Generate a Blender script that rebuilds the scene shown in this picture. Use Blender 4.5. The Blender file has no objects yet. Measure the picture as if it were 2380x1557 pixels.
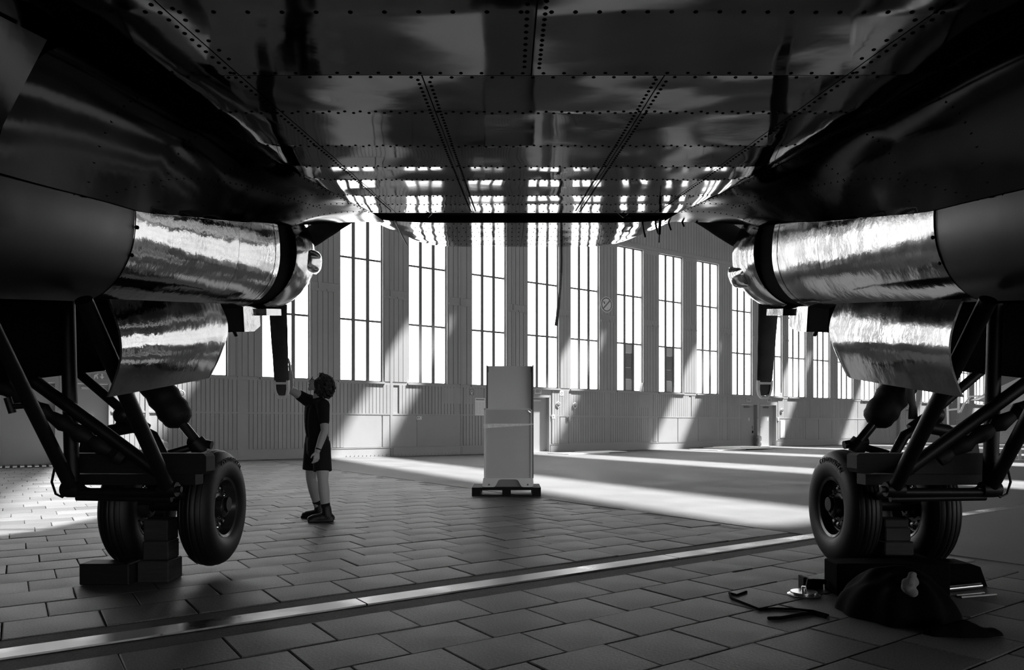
import bpy, bmesh, math, random
from mathutils import Vector, Matrix, noise
random.seed(7)
SC = bpy.context.scene
COL = SC.collection
PI = math.pi

# ------------------------------------------------------------------ camera, world, sun, exposure
F_PX, CAM_H = 1680.0, 1.155
cd = bpy.data.cameras.new('camera'); cam = bpy.data.objects.new('camera', cd); COL.objects.link(cam)
cam.location = (0, 0, CAM_H); cam.rotation_euler = (PI/2, 0, 0)
cd.sensor_width = 36.0; cd.lens = F_PX/2380*36.0
cd.shift_y = (990-778.5)/2380; cd.clip_end = 400
SC.camera = cam
WORLD_STRENGTH, SUN_STRENGTH, WINDOW_STRENGTH, BACK_FILL_STRENGTH, EXPOSURE = 0.6, 20.0, 7.2, 6.0, 0.0
wd = bpy.data.worlds.new('sky'); SC.world = wd; wd.use_nodes = True
wd.node_tree.nodes['Background'].inputs[0].default_value = (1, 1, 1, 1)
wd.node_tree.nodes['Background'].inputs[1].default_value = WORLD_STRENGTH
D1 = Vector((.8258, .5640, 0)); D2 = Vector((-.5640, .8258, 0))      # along the hangar front / through it (outwards)
def W(t, n, z=0.0):                                                   # hangar coordinates: t along the front, n metres inside it
    return Vector((0, 30.8, z)) + D1*t - D2*n
SUN_T, SUN_N = -1/1.75, -0.33                                         # drift of the sunbeam per metre of fall
sdir = (D1*SUN_T - D2*SUN_N + Vector((0, 0, -1))).normalized()
sl = bpy.data.lights.new('sun', 'SUN'); sl.energy = SUN_STRENGTH; sl.angle = math.radians(2.4)
so = bpy.data.objects.new('sun', sl); COL.objects.link(so)
so.rotation_euler = sdir.to_track_quat('-Z', 'Y').to_euler(); so.location = (0, 20, 30)
SC.cycles.max_bounces = 7; SC.cycles.diffuse_bounces = 4; SC.cycles.glossy_bounces = 4
vs = SC.view_settings
vs.view_transform = 'Standard'; vs.look = 'None'; vs.gamma = 1.0; vs.use_curve_mapping = False; vs.exposure = EXPOSURE

# ------------------------------------------------------------------ materials
def mat(name, col=.5, rough=.5, metal=0.0, spec=.5, var=0.0, vscale=3.0, bump=0.0, bscale=20.0, rvar=0.0,
        coat=0.0, stretch=None, emit=0.0, island=0.0, speck=0.0, edge=None):
    m = bpy.data.materials.new(name); m.use_nodes = True
    nt = m.node_tree; N = nt.nodes; L = nt.links
    b = N['Principled BSDF']
    b.inputs['Base Color'].default_value = (col, col, col, 1)
    b.inputs['Roughness'].default_value = rough; b.inputs['Metallic'].default_value = metal
    b.inputs['Specular IOR Level'].default_value = spec
    b.inputs['Coat Weight'].default_value = coat
    if edge is not None: b.inputs['Specular Tint'].default_value = (edge, edge, edge, 1)
    tc = N.new('ShaderNodeTexCoord'); src = tc.outputs['Object']
    if stretch:
        mp = N.new('ShaderNodeMapping'); mp.inputs['Scale'].default_value = stretch
        L.new(src, mp.inputs['Vector']); src = mp.outputs['Vector']
    if var or rvar:
        nz = N.new('ShaderNodeTexNoise'); nz.inputs['Scale'].default_value = vscale; nz.inputs['Detail'].default_value = 6
        L.new(src, nz.inputs['Vector'])
    if var or island or speck:
        val = None
        def add(sock, lo, hi, prev, f0=.25, f1=.75):
            mr = N.new('ShaderNodeMapRange'); mr.inputs['From Min'].default_value = f0; mr.inputs['From Max'].default_value = f1
            mr.inputs['To Min'].default_value = lo; mr.inputs['To Max'].default_value = hi
            L.new(sock, mr.inputs['Value'])
            if prev is None: return mr.outputs['Result']
            mm = N.new('ShaderNodeMath'); mm.operation = 'MULTIPLY'
            L.new(prev, mm.inputs[0]); L.new(mr.outputs['Result'], mm.inputs[1]); return mm.outputs[0]
        if var: val = add(nz.outputs['Fac'], col*(1-var), col*(1+var), None)
        if island:
            if val is None: val = add(N.new('ShaderNodeObjectInfo').outputs['Random'], col*(1-island), col*(1+island), None, 0, 1)
            else: val = add(N.new('ShaderNodeObjectInfo').outputs['Random'], 1-island, 1+island, val, 0, 1)
            gi = N.new('ShaderNodeNewGeometry'); val = add(gi.outputs['Random Per Island'], 1-island*.7, 1+island*.7, val, 0, 1)
        if speck:
            n2 = N.new('ShaderNodeTexNoise'); n2.inputs['Scale'].default_value = 90; n2.inputs['Detail'].default_value = 3
            L.new(src, n2.inputs['Vector'])
            if val is None: val = add(n2.outputs['Fac'], col*(1-speck), col*(1+speck), None, .3, .7)
            else: val = add(n2.outputs['Fac'], 1-speck, 1+speck, val, .3, .7)
        cc = N.new('ShaderNodeCombineColor')
        for k in range(3): L.new(val, cc.inputs[k])
        L.new(cc.outputs[0], b.inputs['Base Color'])
    if rvar:
        mr = N.new('ShaderNodeMapRange'); mr.inputs['From Min'].default_value = .3; mr.inputs['From Max'].default_value = .7
        mr.inputs['To Min'].default_value = max(.01, rough-rvar); mr.inputs['To Max'].default_value = rough+rvar
        L.new(nz.outputs['Fac'], mr.inputs['Value']); L.new(mr.outputs['Result'], b.inputs['Roughness'])
    if bump:
        nb = N.new('ShaderNodeTexNoise'); nb.inputs['Scale'].default_value = bscale; nb.inputs['Detail'].default_value = 4
        L.new(src, nb.inputs['Vector'])
        bp = N.new('ShaderNodeBump'); bp.inputs['Strength'].default_value = 1.0; bp.inputs['Distance'].default_value = bump
        L.new(nb.outputs['Fac'], bp.inputs['Height']); L.new(bp.outputs['Normal'], b.inputs['Normal'])
    if emit:
        b.inputs['Emission Color'].default_value = (1, 1, 1, 1); b.inputs['Emission Strength'].default_value = emit
    return m
M = dict(
    alu_w_dark=mat('wing_aluminium_darkened', .06, .11, 1.0, edge=.3, var=.2, vscale=1.6, rvar=.04, bump=.002, bscale=2.2),  # aluminium darkened on the wings to imitate dark surroundings mirrored there
    alu=mat('polished_aluminium', .14, .055, 1.0, edge=.42, var=.12, vscale=2.2, rvar=.03, bump=.0012, bscale=1.6),
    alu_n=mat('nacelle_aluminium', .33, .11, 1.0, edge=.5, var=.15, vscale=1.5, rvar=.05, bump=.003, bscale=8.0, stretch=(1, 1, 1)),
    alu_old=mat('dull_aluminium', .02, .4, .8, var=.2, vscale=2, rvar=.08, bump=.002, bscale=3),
    rivet=mat('rivet_metal', .025, .4, 1.0, edge=.2),
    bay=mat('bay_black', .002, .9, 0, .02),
    steel_black=mat('black_painted_steel', .004, .45, 0, .2, var=.3, vscale=8, bump=.001, bscale=60),
    rubber=mat('tyre_rubber', .003, .5, 0, .25, var=.25, vscale=6, bump=.0008, bscale=80),
    hub=mat('wheel_hub_paint', .04, .22, .6, var=.3, vscale=10),
    boot=mat('leather_boot', .005, .65, 0, .2, bump=.004, bscale=14),
    fabric=mat('blade_cover_fabric', .075, .8, 0, .2, var=.3, vscale=5, bump=.004, bscale=9),
    webbing=mat('pale_webbing', .85, .8, 0, .2, bump=.001, bscale=120),
    paint=mat('wall_grey_paint', .35, .5, 0, .4, var=.07, vscale=.8, bump=.0006, bscale=30, island=.05),
    paint_d=mat('frame_grey_paint', .16, .45, 0, .4, var=.08, vscale=1.2),
    ceil=mat('ceiling_paint', .12, .8, 0, .2, var=.06, vscale=.4),
    door=mat('door_paint', .33, .4, 0, .5, var=.04, vscale=1.0),
    pane=mat('frosted_window_glass', .8, .25, 0, .5, emit=WINDOW_STRENGTH),
    pane_fill=mat('unseen_fill_glow', .8, .25, 0, .5, emit=BACK_FILL_STRENGTH),  # glow of the unseen front fill added behind the viewer
    pane_board=mat('boarded_pane', .22, .6, var=.08, vscale=3),
    pane_milk=mat('milky_pane', .62, .5, var=.05, vscale=3),
    slab=mat('stone_slab', .115, .54, 0, .10, var=.22, vscale=1.4, rvar=.08, bump=.0016, bscale=45, island=.30, speck=.3),
    joint=mat('dark_joint', .035, .9, 0, .2, var=.3, vscale=3),
    concrete=mat('worn_concrete', .13, .65, 0, .1, var=.22, vscale=.9, rvar=.1, bump=.002, bscale=30, speck=.12),
    patch=mat('asphalt_edge', .05, .85, 0, .3, var=.3, vscale=4, bump=.003, bscale=40, speck=.3),
    rail=mat('worn_steel_rail', .30, .34, 1.0, edge=.55, var=.25, vscale=2.5, rvar=.12, bump=.001, bscale=25),
    wood=mat('old_timber', .02, .75, 0, .2, var=.35, vscale=3, stretch=(2, 2, 14), bump=.002, bscale=12),
    wood_d=mat('dark_timber', .004, .7, 0, .25, var=.35, vscale=3, stretch=(2, 14, 14), bump=.002, bscale=12),
    tarp=mat('black_tarpaulin', .0015, .85, 0, .04, bump=.004, bscale=8),
    cab=mat('cabinet_grey', .58, .42, 0, .5, var=.05, vscale=1.2),
    cab2=mat('cabinet_grey_light', .88, .42, 0, .5, var=.05, vscale=1.2),
    cab_e=mat('cabinet_edge', .20, .4, 0, .5),
    white=mat('white_plastic', .80, .35, 0, .5, var=.03, vscale=4),
    film=mat('stretch_film', .92, .12, 0, .7, bump=.004, bscale=30),
    paper=mat('paper', .78, .7, 0, .2, var=.02, vscale=6),
    ink=mat('dark_ink', .06, .7), greyink=mat('grey_ink', .28, .7), lightink=mat('light_ink', .75, .6),
    chrome=mat('bright_metal', .75, .2, 1.0, var=.1, vscale=8),
    steel=mat('machined_steel', .55, .28, 1.0, var=.1, vscale=10),
    skin=mat('skin', .36, .5, 0, .4, var=.06, vscale=8),
    shirt=mat('black_cotton', .011, .9, 0, .15, bump=.003, bscale=10),
    shorts=mat('black_shorts_cloth', .013, .9, 0, .15, bump=.003, bscale=9),
    hair=mat('dark_curly_hair', .012, .55, 0, .35, bump=.01, bscale=60),
    shoe=mat('dark_boot_leather', .006, .5, 0, .4, var=.3, vscale=12),
    lens=mat('spectacle_lens', .6, .05, 1.0),
    brick=mat('brick', .2, .8), wingfar=mat('painted_wing', .32, .4, 0, .5, var=.06, vscale=.7),
    plastic_bag=mat('crumpled_plastic', .55, .3, 0, .6, var=.2, vscale=14, bump=.02, bscale=25),
    cloth=mat('light_cloth', .12, .9, 0, .1, bump=.005, bscale=20),
)
def brick_nodes(m):
    nt = m.node_tree; b = nt.nodes['Principled BSDF']
    tx = nt.nodes.new('ShaderNodeTexBrick'); tx.inputs['Color1'].default_value = (.22, .22, .22, 1); tx.inputs['Color2'].default_value = (.17, .17, .17, 1)
    tx.inputs['Mortar'].default_value = (.4, .4, .4, 1); tx.inputs['Scale'].default_value = 4.0
    tc = nt.nodes.new('ShaderNodeTexCoord'); mp = nt.nodes.new('ShaderNodeMapping'); mp.inputs['Rotation'].default_value = (PI/2, 0, 0)
    nt.links.new(tc.outputs['Object'], mp.inputs['Vector']); nt.links.new(mp.outputs['Vector'], tx.inputs['Vector'])
    nt.links.new(tx.outputs['Color'], b.inputs['Base Color'])
brick_nodes(M['brick'])

# ------------------------------------------------------------------ mesh helpers
class MB:
    def __init__(s): s.v = []; s.f = []
    def add(s, vs, fs):
        o = len(s.v); s.v += [tuple(p) for p in vs]; s.f += [tuple(o+i for i in f) for f in fs]; return s
    def grid(s, P, closed_u=False, closed_v=False, flip=False):      # P[i][j]
        n, m = len(P), len(P[0]); vs = [p for r in P for p in r]; fs = []
        for i in range(n if closed_u else n-1):
            for j in range(m if closed_v else m-1):
                a, b, c, d = i*m+j, ((i+1) % n)*m+j, ((i+1) % n)*m+(j+1) % m, i*m+(j+1) % m
                fs.append((d, c, b, a) if flip else (a, b, c, d))
        return s.add(vs, fs)
    def hexa(s, c, ax, ay, az):                                       # box from centre and half-axis vectors
        c, ax, ay, az = map(Vector, (c, ax, ay, az)); vs = []
        for k in (-1, 1):
            for q in ((-1, -1), (1, -1), (1, 1), (-1, 1)): vs.append(c+ax*q[0]+ay*q[1]+az*k)
        return s.add(vs, [(3, 2, 1, 0), (4, 5, 6, 7), (0, 1, 5, 4), (1, 2, 6, 5), (2, 3, 7, 6), (3, 0, 4, 7)])
    def box(s, x0, x1, y0, y1, z0, z1):
        return s.hexa(((x0+x1)/2, (y0+y1)/2, (z0+z1)/2), ((x1-x0)/2, 0, 0), (0, (y1-y0)/2, 0), (0, 0, (z1-z0)/2))
    def wbox(s, t0, t1, n0, n1, z0, z1):                              # box in hangar coordinates
        return s.hexa(W((t0+t1)/2, (n0+n1)/2, (z0+z1)/2), D1*((t1-t0)/2), D2*(abs(n1-n0)/2), (0, 0, (z1-z0)/2))
    def tube(s, pts, r, seg=12, cap=True):
        pts = [Vector(p) for p in pts]; rs = r if isinstance(r, (list, tuple)) else [r]*len(pts)
        P = []; up = None
        for i, p in enumerate(pts):
            d = (pts[min(i+1, len(pts)-1)]-pts[max(i-1, 0)]).normalized()
            if up is None: up = Vector((0, 0, 1)) if abs(d.z) < .9 else Vector((1, 0, 0))
            a = d.cross(up).normalized(); b = a.cross(d).normalized(); up = b
            P.append([p+(a*math.cos(2*PI*k/seg)+b*math.sin(2*PI*k/seg))*rs[i] for k in range(seg)])
        s.grid(P, closed_v=True)
        if cap:
            o = len(s.v)-len(pts)*seg
            s.f.append(tuple(o+k for k in range(seg))); o2 = o+(len(pts)-1)*seg
            s.f.append(tuple(o2+seg-1-k for k in range(seg)))
        return s
    def lathe(s, prof, origin, axis, seg=32, ref=None, a0=0, a1=2*PI):  # prof: (radius, distance along axis)
        o = Vector(origin); ax = Vector(axis).normalized()
        e1 = Vector(ref) if ref else (Vector((0, 0, 1)) if abs(ax.z) < .9 else Vector((1, 0, 0)))
        e1 = (e1-ax*e1.dot(ax)).normalized(); e2 = ax.cross(e1)
        full = abs(a1-a0-2*PI) < 1e-6; ns = seg if full else seg+1
        P = [[o+ax*h+(e1*math.cos(a0+(a1-a0)*k/seg)+e2*math.sin(a0+(a1-a0)*k/seg))*r for k in range(ns)] for r, h in prof]
        return s.grid(P, closed_v=full)
    def ball(s, c, r, seg=12, rings=8, sc=(1, 1, 1)):
        c = Vector(c); P = []
        for i in range(rings+1):
            a = PI*i/rings
            P.append([c+Vector((math.sin(a)*math.cos(2*PI*k/seg)*sc[0], math.sin(a)*math.sin(2*PI*k/seg)*sc[1], math.cos(a)*sc[2]))*r for k in range(seg)])
        return s.grid(P, closed_v=True)
    def prism(s, poly, e1, e2, o, ext):                               # 2D polygon extruded by vector ext
        o, e1, e2, ext = map(Vector, (o, e1, e2, ext)); n = len(poly)
        a = [o+e1*p[0]+e2*p[1] for p in poly]; b = [p+ext for p in a]
        return s.add(a+b, [tuple(range(n)), tuple(range(2*n-1, n-1, -1))]+[(i, n+i, n+(i+1) % n, (i+1) % n) for i in range(n)])
    def mesh(s, name, m, smooth=False, tf=None, angle=None):
        me = bpy.data.meshes.new(name)
        vs = s.v if tf is None else [tuple(tf @ Vector(p)) for p in s.v]
        me.from_pydata(vs, [], s.f)
        bm = bmesh.new(); bm.from_mesh(me); bmesh.ops.remove_doubles(bm, verts=bm.verts, dist=1e-6)
        bmesh.ops.recalc_face_normals(bm, faces=bm.faces)
        if smooth:
            for f in bm.faces: f.smooth = True
            an = angle or math.radians(40)
            for e in bm.edges:
                if len(e.link_faces) == 2 and e.calc_face_angle(0) > an: e.smooth = False
        bm.to_mesh(me); bm.free(); me.materials.append(M[m]); return me
    def build(s, name, m, parent=None, smooth=False, tf=None, angle=None):
        return link(name, s.mesh(name, m, smooth, tf, angle), parent)
def link(name, me, parent=None, loc=None):
    o = bpy.data.objects.new(name, me); COL.objects.link(o)
    if parent is not None: o.parent = parent
    if loc is not None: o.location = loc
    return o
def tag(o, label, cat, group=None):
    o['label'] = label; o['category'] = cat
    if group: o['group'] = group
    return o
def struct(o): o['kind'] = 'structure'; return o
def stuff(o): o['kind'] = 'stuff'; return o
def empty(name, loc=(0, 0, 0), rot=(0, 0, 0)):
    o = bpy.data.objects.new(name, None); COL.objects.link(o); o.location = loc; o.rotation_euler = rot; o.empty_display_size = .2; return o
def base_at(root):                                                    # world -> root-local matrix
    return (Matrix.Translation(root.location) @ root.rotation_euler.to_matrix().to_4x4()).inverted()
def remeshed(mb, name, m, voxel, smooth_it=4, parent=None, tf=None):
    me = mb.mesh(name+'_raw', m, tf=tf); o = link(name+'_raw', me)
    r = o.modifiers.new('r', 'REMESH'); r.mode = 'VOXEL'; r.voxel_size = voxel
    if smooth_it:
        q = o.modifiers.new('s', 'SMOOTH'); q.iterations = smooth_it; q.factor = .5
    dg = bpy.context.evaluated_depsgraph_get(); out = bpy.data.meshes.new_from_object(o.evaluated_get(dg))
    bpy.data.objects.remove(o); bpy.data.meshes.remove(me)
    out.name = name; out.materials.clear(); out.materials.append(M[m])
    for p in out.polygons: p.use_smooth = True
    return link(name, out, parent)
def text_mesh(body, size, depth=.002, align='CENTER'):
    c = bpy.data.curves.new('txt', 'FONT'); c.body = body; c.size = size; c.extrude = depth; c.align_x = align; c.align_y = 'CENTER'
    o = bpy.data.objects.new('txt', c); COL.objects.link(o)
    dg = bpy.context.evaluated_depsgraph_get(); me = bpy.data.meshes.new_from_object(o.evaluated_get(dg))
    vs = [v.co.copy() for v in me.vertices]; fs = [tuple(p.vertices) for p in me.polygons]
    bpy.data.objects.remove(o); bpy.data.curves.remove(c); bpy.data.meshes.remove(me)
    return vs, fs
FRAME_UP = Matrix(((D1.x, -D2.x, 0, 0), (D1.y, -D2.y, 0, 0), (0, 0, 1, 0), (0, 0, 0, 1)))

# ------------------------------------------------------------------ hangar shell
T0, T1, N1, HC = -34.0, 56.0, 46.0, 13.0
SILL, HEAD, WW = 2.81, 9.72, 1.70
WL = [-21.7, -18.9, -16.07, -13.26, -10.45, -7.64, -4.855, -1.99, .834, 3.22, 6.04, 8.82, 11.57, 14.36, 17.04, 19.33, 21.77,
      24.3, 26.9, 29.4, 32.0, 34.6, 37.2, 39.8, 42.4]
DOORS = [(-17.85, -16.42, 2.5), (-16.15, -15.02, 2.5), (.75, 2.03, 2.46), (15.05, 16.5, 2.38), (16.68, 18.2, 2.38), (30.2, 31.6, 2.4), (32.3, 33.7, 2.4)]
floor_o = struct(MB().hexa(W(11, 20, -.09), D1*46, D2*28, (0, 0, .05)).build('floor', 'joint'))
wall = MB()
edges = []
for a, b, h in DOORS: edges.append((a, b, h))
cur = T0
for a, b, h in edges:
    wall.wbox(cur, a, -.3, 0, -.05, SILL); wall.wbox(a, b, -.3, 0, h, SILL); cur = b
wall.wbox(cur, T1, -.3, 0, -.05, SILL)
cur = T0
for a in WL:
    wall.wbox(cur, a, -.3, 0, SILL, HEAD); cur = a+WW
wall.wbox(cur, T1, -.3, 0, SILL, HEAD); wall.wbox(T0, T1, -.3, 0, HEAD, HC)
wall_front = struct(wall.build('wall_front', 'paint'))
struct(MB().wbox(T0, T1, N1, N1+.3, -.05, HC).build('wall_back', 'ceil'))
struct(MB().wbox(T0-.3, T0, -.3, N1+.3, -.05, HC).build('wall_left', 'ceil'))
struct(MB().wbox(T1, T1+.3, -.3, N1+.3, -.05, HC).build('wall_right', 'ceil'))
SKEW, SLOT_HW = .11, 1.05                                             # long roof lights, slightly skewed to the front
slots = [-23.3+8.15*k for k in range(9)]
def slot_t(t0, n): return t0+HC/1.75-SKEW*(n-4.3)
cl = MB()
def roof(ta, tb, n0, n1):                                             # ta, tb: functions of n
    p = [W(ta(n0), n0, HC), W(tb(n0), n0, HC), W(tb(n1), n1, HC), W(ta(n1), n1, HC)]
    cl.add(p+[q+Vector((0, 0, .25)) for q in p], [(0, 1, 2, 3), (7, 6, 5, 4), (0, 4, 5, 1), (1, 5, 6, 2), (2, 6, 7, 3), (3, 7, 4, 0)])
ends = [lambda n: T0-.3]
for c in slots: ends += [lambda n, c=c: slot_t(c, n)-SLOT_HW, lambda n, c=c: slot_t(c, n)+SLOT_HW]
ends.append(lambda n: T1+.3)
for k in range(0, len(ends), 2): roof(ends[k], ends[k+1], -.3, N1+.3)
for k in range(1, len(ends)-1, 2):
    for n0, n1 in ((-.3, 2.6), (24.6, N1+.3)): roof(ends[k], ends[k+1], n0, n1)
struct(cl.build('ceiling', 'ceil'))

# windows: frame, mullions, transoms and nine panes each
pane_h = (HEAD-SILL)/3
PW = WW/3
pane_mesh = MB().hexa((0, 0, 0), D1*(PW/2-.03), D2*.006, (0, 0, pane_h/2-.01)).mesh('pane', 'pane')
mull_mesh = MB().hexa((0, 0, 0), D1*.066, D2*.05, (0, 0, (HEAD-SILL)/2)).mesh('mullion', 'paint_d')
tran_mesh = MB().hexa((0, 0, 0), D1*WW/2, D2*.03, (0, 0, .038)).mesh('transom', 'paint_d')
fr = MB()
for sx in (-1, 1): fr.hexa(D1*(sx*(WW/2-.02)), D1*.03, D2*.09, (0, 0, (HEAD-SILL)/2))
for sz in (-1, 1): fr.hexa((0, 0, sz*((HEAD-SILL)/2-.02)), D1*WW/2, D2*.09, (0, 0, .035))
frame_mesh = fr.mesh('window_frame', 'paint_d')
sill_mesh = MB().hexa((0, 0, 0), D1*(WW/2+.06), D2*.05, (0, 0, .035)).mesh('window_sill', 'paint')
for i, a in enumerate(WL):
    w = struct(link('window_%d' % (i+1), frame_mesh, None, W(a+WW/2, -.16, (SILL+HEAD)/2)))
    link('window_sill', sill_mesh, w, D2*-.19+Vector((0, 0, -(HEAD-SILL)/2-.02)))
    for k in (-1, 1):
        link('mullion', mull_mesh, w, D1*(k*PW/2)); link('transom', tran_mesh, w, Vector((0, 0, k*pane_h/2)))
    for r in (-1, 0, 1):
        for c in (-1, 0, 1):
            if i in (10, 11) and c == 0 and r == -1:                  # bottom middle pane patched with boards
                for q, (z0, z1, mm) in enumerate(((-.5, -.24, 'pane_milk'), (-.235, .0, 'pane_board'), (.005, .30, 'pane_board'), (.305, .5, 'pane_milk'))):
                    pm = MB().hexa((0, 0, (z0+z1)/2*pane_h), D1*(PW/2-.03), D2*.012, (0, 0, (z1-z0)/2*pane_h)).mesh('patched_pane', mm)
                    link('patched_pane', pm, w, D1*(c*PW)+Vector((0, 0, r*pane_h))+D2*(-.01-.006*(q % 2)))
                continue
            link('pane', pane_mesh, w, D1*(c*PW)+Vector((0, 0, r*pane_h)))
    if i == 10:
        MB().hexa(D1*.62+D2*-.25+Vector((0, 0, -3.25)), (D1*.06+Vector((0, 0, .22))), D2*.09, (D1*.02+Vector((0, 0, -.01)))).build('hinged_vent', 'paint', w)

# behind the viewer, unseen: low band of glowing panes added as front fill
back_fill_pane = MB().hexa((0, 0, 0), D1*1.25, D2*.006, (0, 0, 1.75)).mesh('pane', 'pane_fill')
bf = MB()
for q in (-1.3, 0, 1.3): bf.hexa(D1*q, D1*.05, D2*.05, (0, 0, 1.8))
for q in (-1.78, 0, 1.78): bf.hexa((0, 0, q), D1*1.3, D2*.05, (0, 0, .04))
bf = bf.mesh('window_frame', 'paint_d')
for i in range(26):
    w = struct(link('window_%d' % (len(WL)+i+1), bf, None, W(-32+2.75*i, N1-.1, 2.1)))
    link('pane', back_fill_pane, w, D2*.02)
# boards, rails, kick plates of the front
BP = .142
def free_spans(a, b):
    out = []; cur = a
    for x0, x1, h in DOORS:
        if x1 > cur and x0 < b:
            if x0 > cur: out.append((cur, x0-.06))
            cur = x1+.06
    if cur < b: out.append((cur, b))
    return out
bm_hi = MB().hexa((0, 0, 0), D1*(BP/2-.010), D2*.018, (0, 0, .565)).mesh('board', 'paint')
bm_lo = MB().hexa((0, 0, 0), D1*(BP/2-.010), D2*.018, (0, 0, .60)).mesh('board', 'paint')
bm_pr = MB().hexa((0, 0, 0), D1*(.20/2-.012), D2*.014, (0, 0, 1.6)).mesh('board', 'paint')
rest = MB(); nb = 0
PLATES = [(-9.0, -6.0, 0), (-6.2, -4.9, 1), (-4.9, -2.35, 1)]           # plain sheet panels low on the wall
def plated(t): return (-7.55 < t < -2.5) or (1.8+.75 < t < 3.1) or (8.7 < t < 13.2) or (20.9 < t < 23.6)
bays = []
prev = T0
for a in WL[:-1]: bays.append((a-.55, a+2.25))
for a, b in bays:
    for s0, s1 in free_spans(a+.07, b-.07):
        k = int((s1-s0)/BP)
        for j in range(k):
            t = s0+(s1-s0-k*BP)/2+BP*(j+.5)
            for me, z in ((bm_hi, 2.17), (bm_lo, .97)):
                if z < 1 and plated(t): continue
                if -13.5 < t < 3.2 and nb < 260:
                    link('board', me, wall_front, W(t, .014, z)); nb += 1
                elif z > 1 or t > -15: rest.wbox(t-BP/2+.008, t+BP/2-.008, -.003, .019, z-.57, z+.57)
for a, nx in zip(WL, WL[1:]):                                         # pier boards between the windows
    p0, p1 = a+WW+.06, nx-.06
    nbd = max(2, round((p1-p0)/.2)); wide = abs((p1-p0)/nbd-.2) < .012
    for j in range(nbd):
        t = p0+(p1-p0)*(j+.5)/nbd; hw = (p1-p0)/nbd/2-.010
        for z in (4.45, 7.95):
            if wide and -11 < t < 3.2: link('board', bm_pr, wall_front, W(t, .014, z))
            else: rest.wbox(t-hw, t+hw, -.003, .019, z-1.6, z+1.6)
t = T0+1
while t < T1-12:
    rest.wbox(t-.09, t+.09, -.003, .019, HEAD+.25, HC-.05); t += .2
stuff(rest.build('far_boards', 'paint', wall_front))
tr = MB()
cur = T0
for a, b, h in DOORS:
    tr.wbox(cur, a-.02, -.003, .03, 1.575, 1.635); tr.wbox(cur, a-.02, -.003, .028, .0, .32); tr.wbox(cur, a-.02, -.003, .04, .32, .345); cur = b+.02
tr.wbox(cur, T1-3, -.003, .03, 1.575, 1.635); tr.wbox(cur, T1-3, -.003, .028, 0, .32); tr.wbox(cur, T1-3, -.003, .04, .32, .345)
for z0, z1 in ((2.72, 2.80), (HEAD+.06, HEAD+.16)): tr.wbox(T0, T1, -.003, .03, z0, z1)
struct(tr.build('trim_1', 'paint'))
for i, t in enumerate([-14.0, -11.2, -8.4, -5.6, -2.5, .1]):          # vertical leaf posts
    MB().wbox(t-.05, t+.05, -.003, .035, 0, HC-.1).build('post', 'paint', wall_front)
pm = MB()
for a, nx in zip(WL[3:15], WL[4:16]):
    hs = (nx-a-WW)/2
    for s in (0, 1): pm.wbox(a+WW+.06+s*hs, a+WW-.04+(s+1)*hs, .015, .042, 6.03, 6.11)
struct(pm.build('trim_2', 'paint'))
for (a, b) in ((-7.5, -6.0), (-5.95, -4.55), (-4.5, -2.55), (8.75, 10.1), (10.15, 11.6), (11.65, 13.15), (20.95, 22.2), (22.25, 23.55), (2.6, 3.05)):
    MB().wbox(a, b, -.003, .02, .36, 1.56).build('sheet_panel', 'paint', wall_front)
for (a, b) in ((-3.35, -2.55), (-2.4, -1.5), (7.4, 8.1)):
    MB().wbox(a, b, .01, .03, 2.05, 2.70).build('sheet_panel', 'paint', wall_front)
bolt = MB().lathe([(.0, .014), (.012, .012), (.016, 0)], (0, 0, 0), -D2, 6).mesh('bolt', 'paint_d')
for i in range(30): link('bolt', bolt, wall_front, W(-7.4+i*.16, .027, .05))
for i in range(6):
    for d in (-.05, .05): link('bolt', bolt, wall_front, W(-5.58+d, .036, .05+i*.05))
# doors
for i, (a, b, h) in enumerate(DOORS):
    d = struct(MB().wbox(a+.05, b-.05, -.24, -.20, .03, h-.06).build('door_%d' % (i+1), 'door'))
    f = MB()
    for x in (a, b-.05): f.wbox(x, x+.05, -.28, .015, 0, h)
    f.wbox(a, b, -.28, .015, h-.05, h); f.wbox(a, b, -.3, .02, -.04, .03)
    f.build('door_frame', 'paint', d)
    hx = b-.2 if i in (0, 3) else a+.2
    MB().wbox(hx-.025, hx+.025, -.2, -.185, .92, 1.16).wbox(hx-.13 if hx > (a+b)/2 else hx, hx if hx > (a+b)/2 else hx+.13, -.185, -.15, 1.08, 1.10).build('door_handle', 'chrome', d)
    MB().wbox(hx-.03, hx+.03, -.2, -.15, .76, .90).build('lock_plate', 'steel_black' if i > 2 else 'chrome', d)
    MB().wbox((a+b)/2-.2, (a+b)/2+.25, -.2, -.14, h-.22, h-.15).build('door_closer', 'steel', d)
    if i in (3, 4): MB().wbox((a+b)/2+.2, (a+b)/2+.27, -.2, -.195, 1.45, 1.62).build('door_notice', 'paper', d)

# things on the wall
def on_wall(root, mb, name, m, **k): return mb.build(name, m, root, tf=base_at(root), **k)
def round_lamp(t, z, label, white=False):
    r = empty('wall_sounder', W(t, .02, z))
    tag(r, label, 'wall lamp', 'round wall fixtures')
    on_wall(r, MB().lathe([(0, 0), (.12, 0), (.125, .03), (.105, .05), (.10, .03)], W(t, .02, z), -D2, 24), 'ring', 'white', smooth=True)
    on_wall(r, MB().lathe([(.10, .03), (.07, .05), (0, .055)], W(t, .02, z), -D2, 24), 'face', 'cab_e', smooth=True)
    on_wall(r, MB().wbox(t-.03, t+.03, .02, .06, z-.15, z-.115), 'bracket', 'white')
round_lamp(-13.02, 2.2, 'round white-rimmed fixture on the boards above the left tyre')
round_lamp(2.46, 2.11, 'round fixture on the sunlit boards right of the middle door')
round_lamp(3.42, 2.09, 'round dark-faced fixture on the shaded boards right of the middle door')
round_lamp(18.64, 2.03, 'round fixture on sunlit boards right of the double doors')
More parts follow.
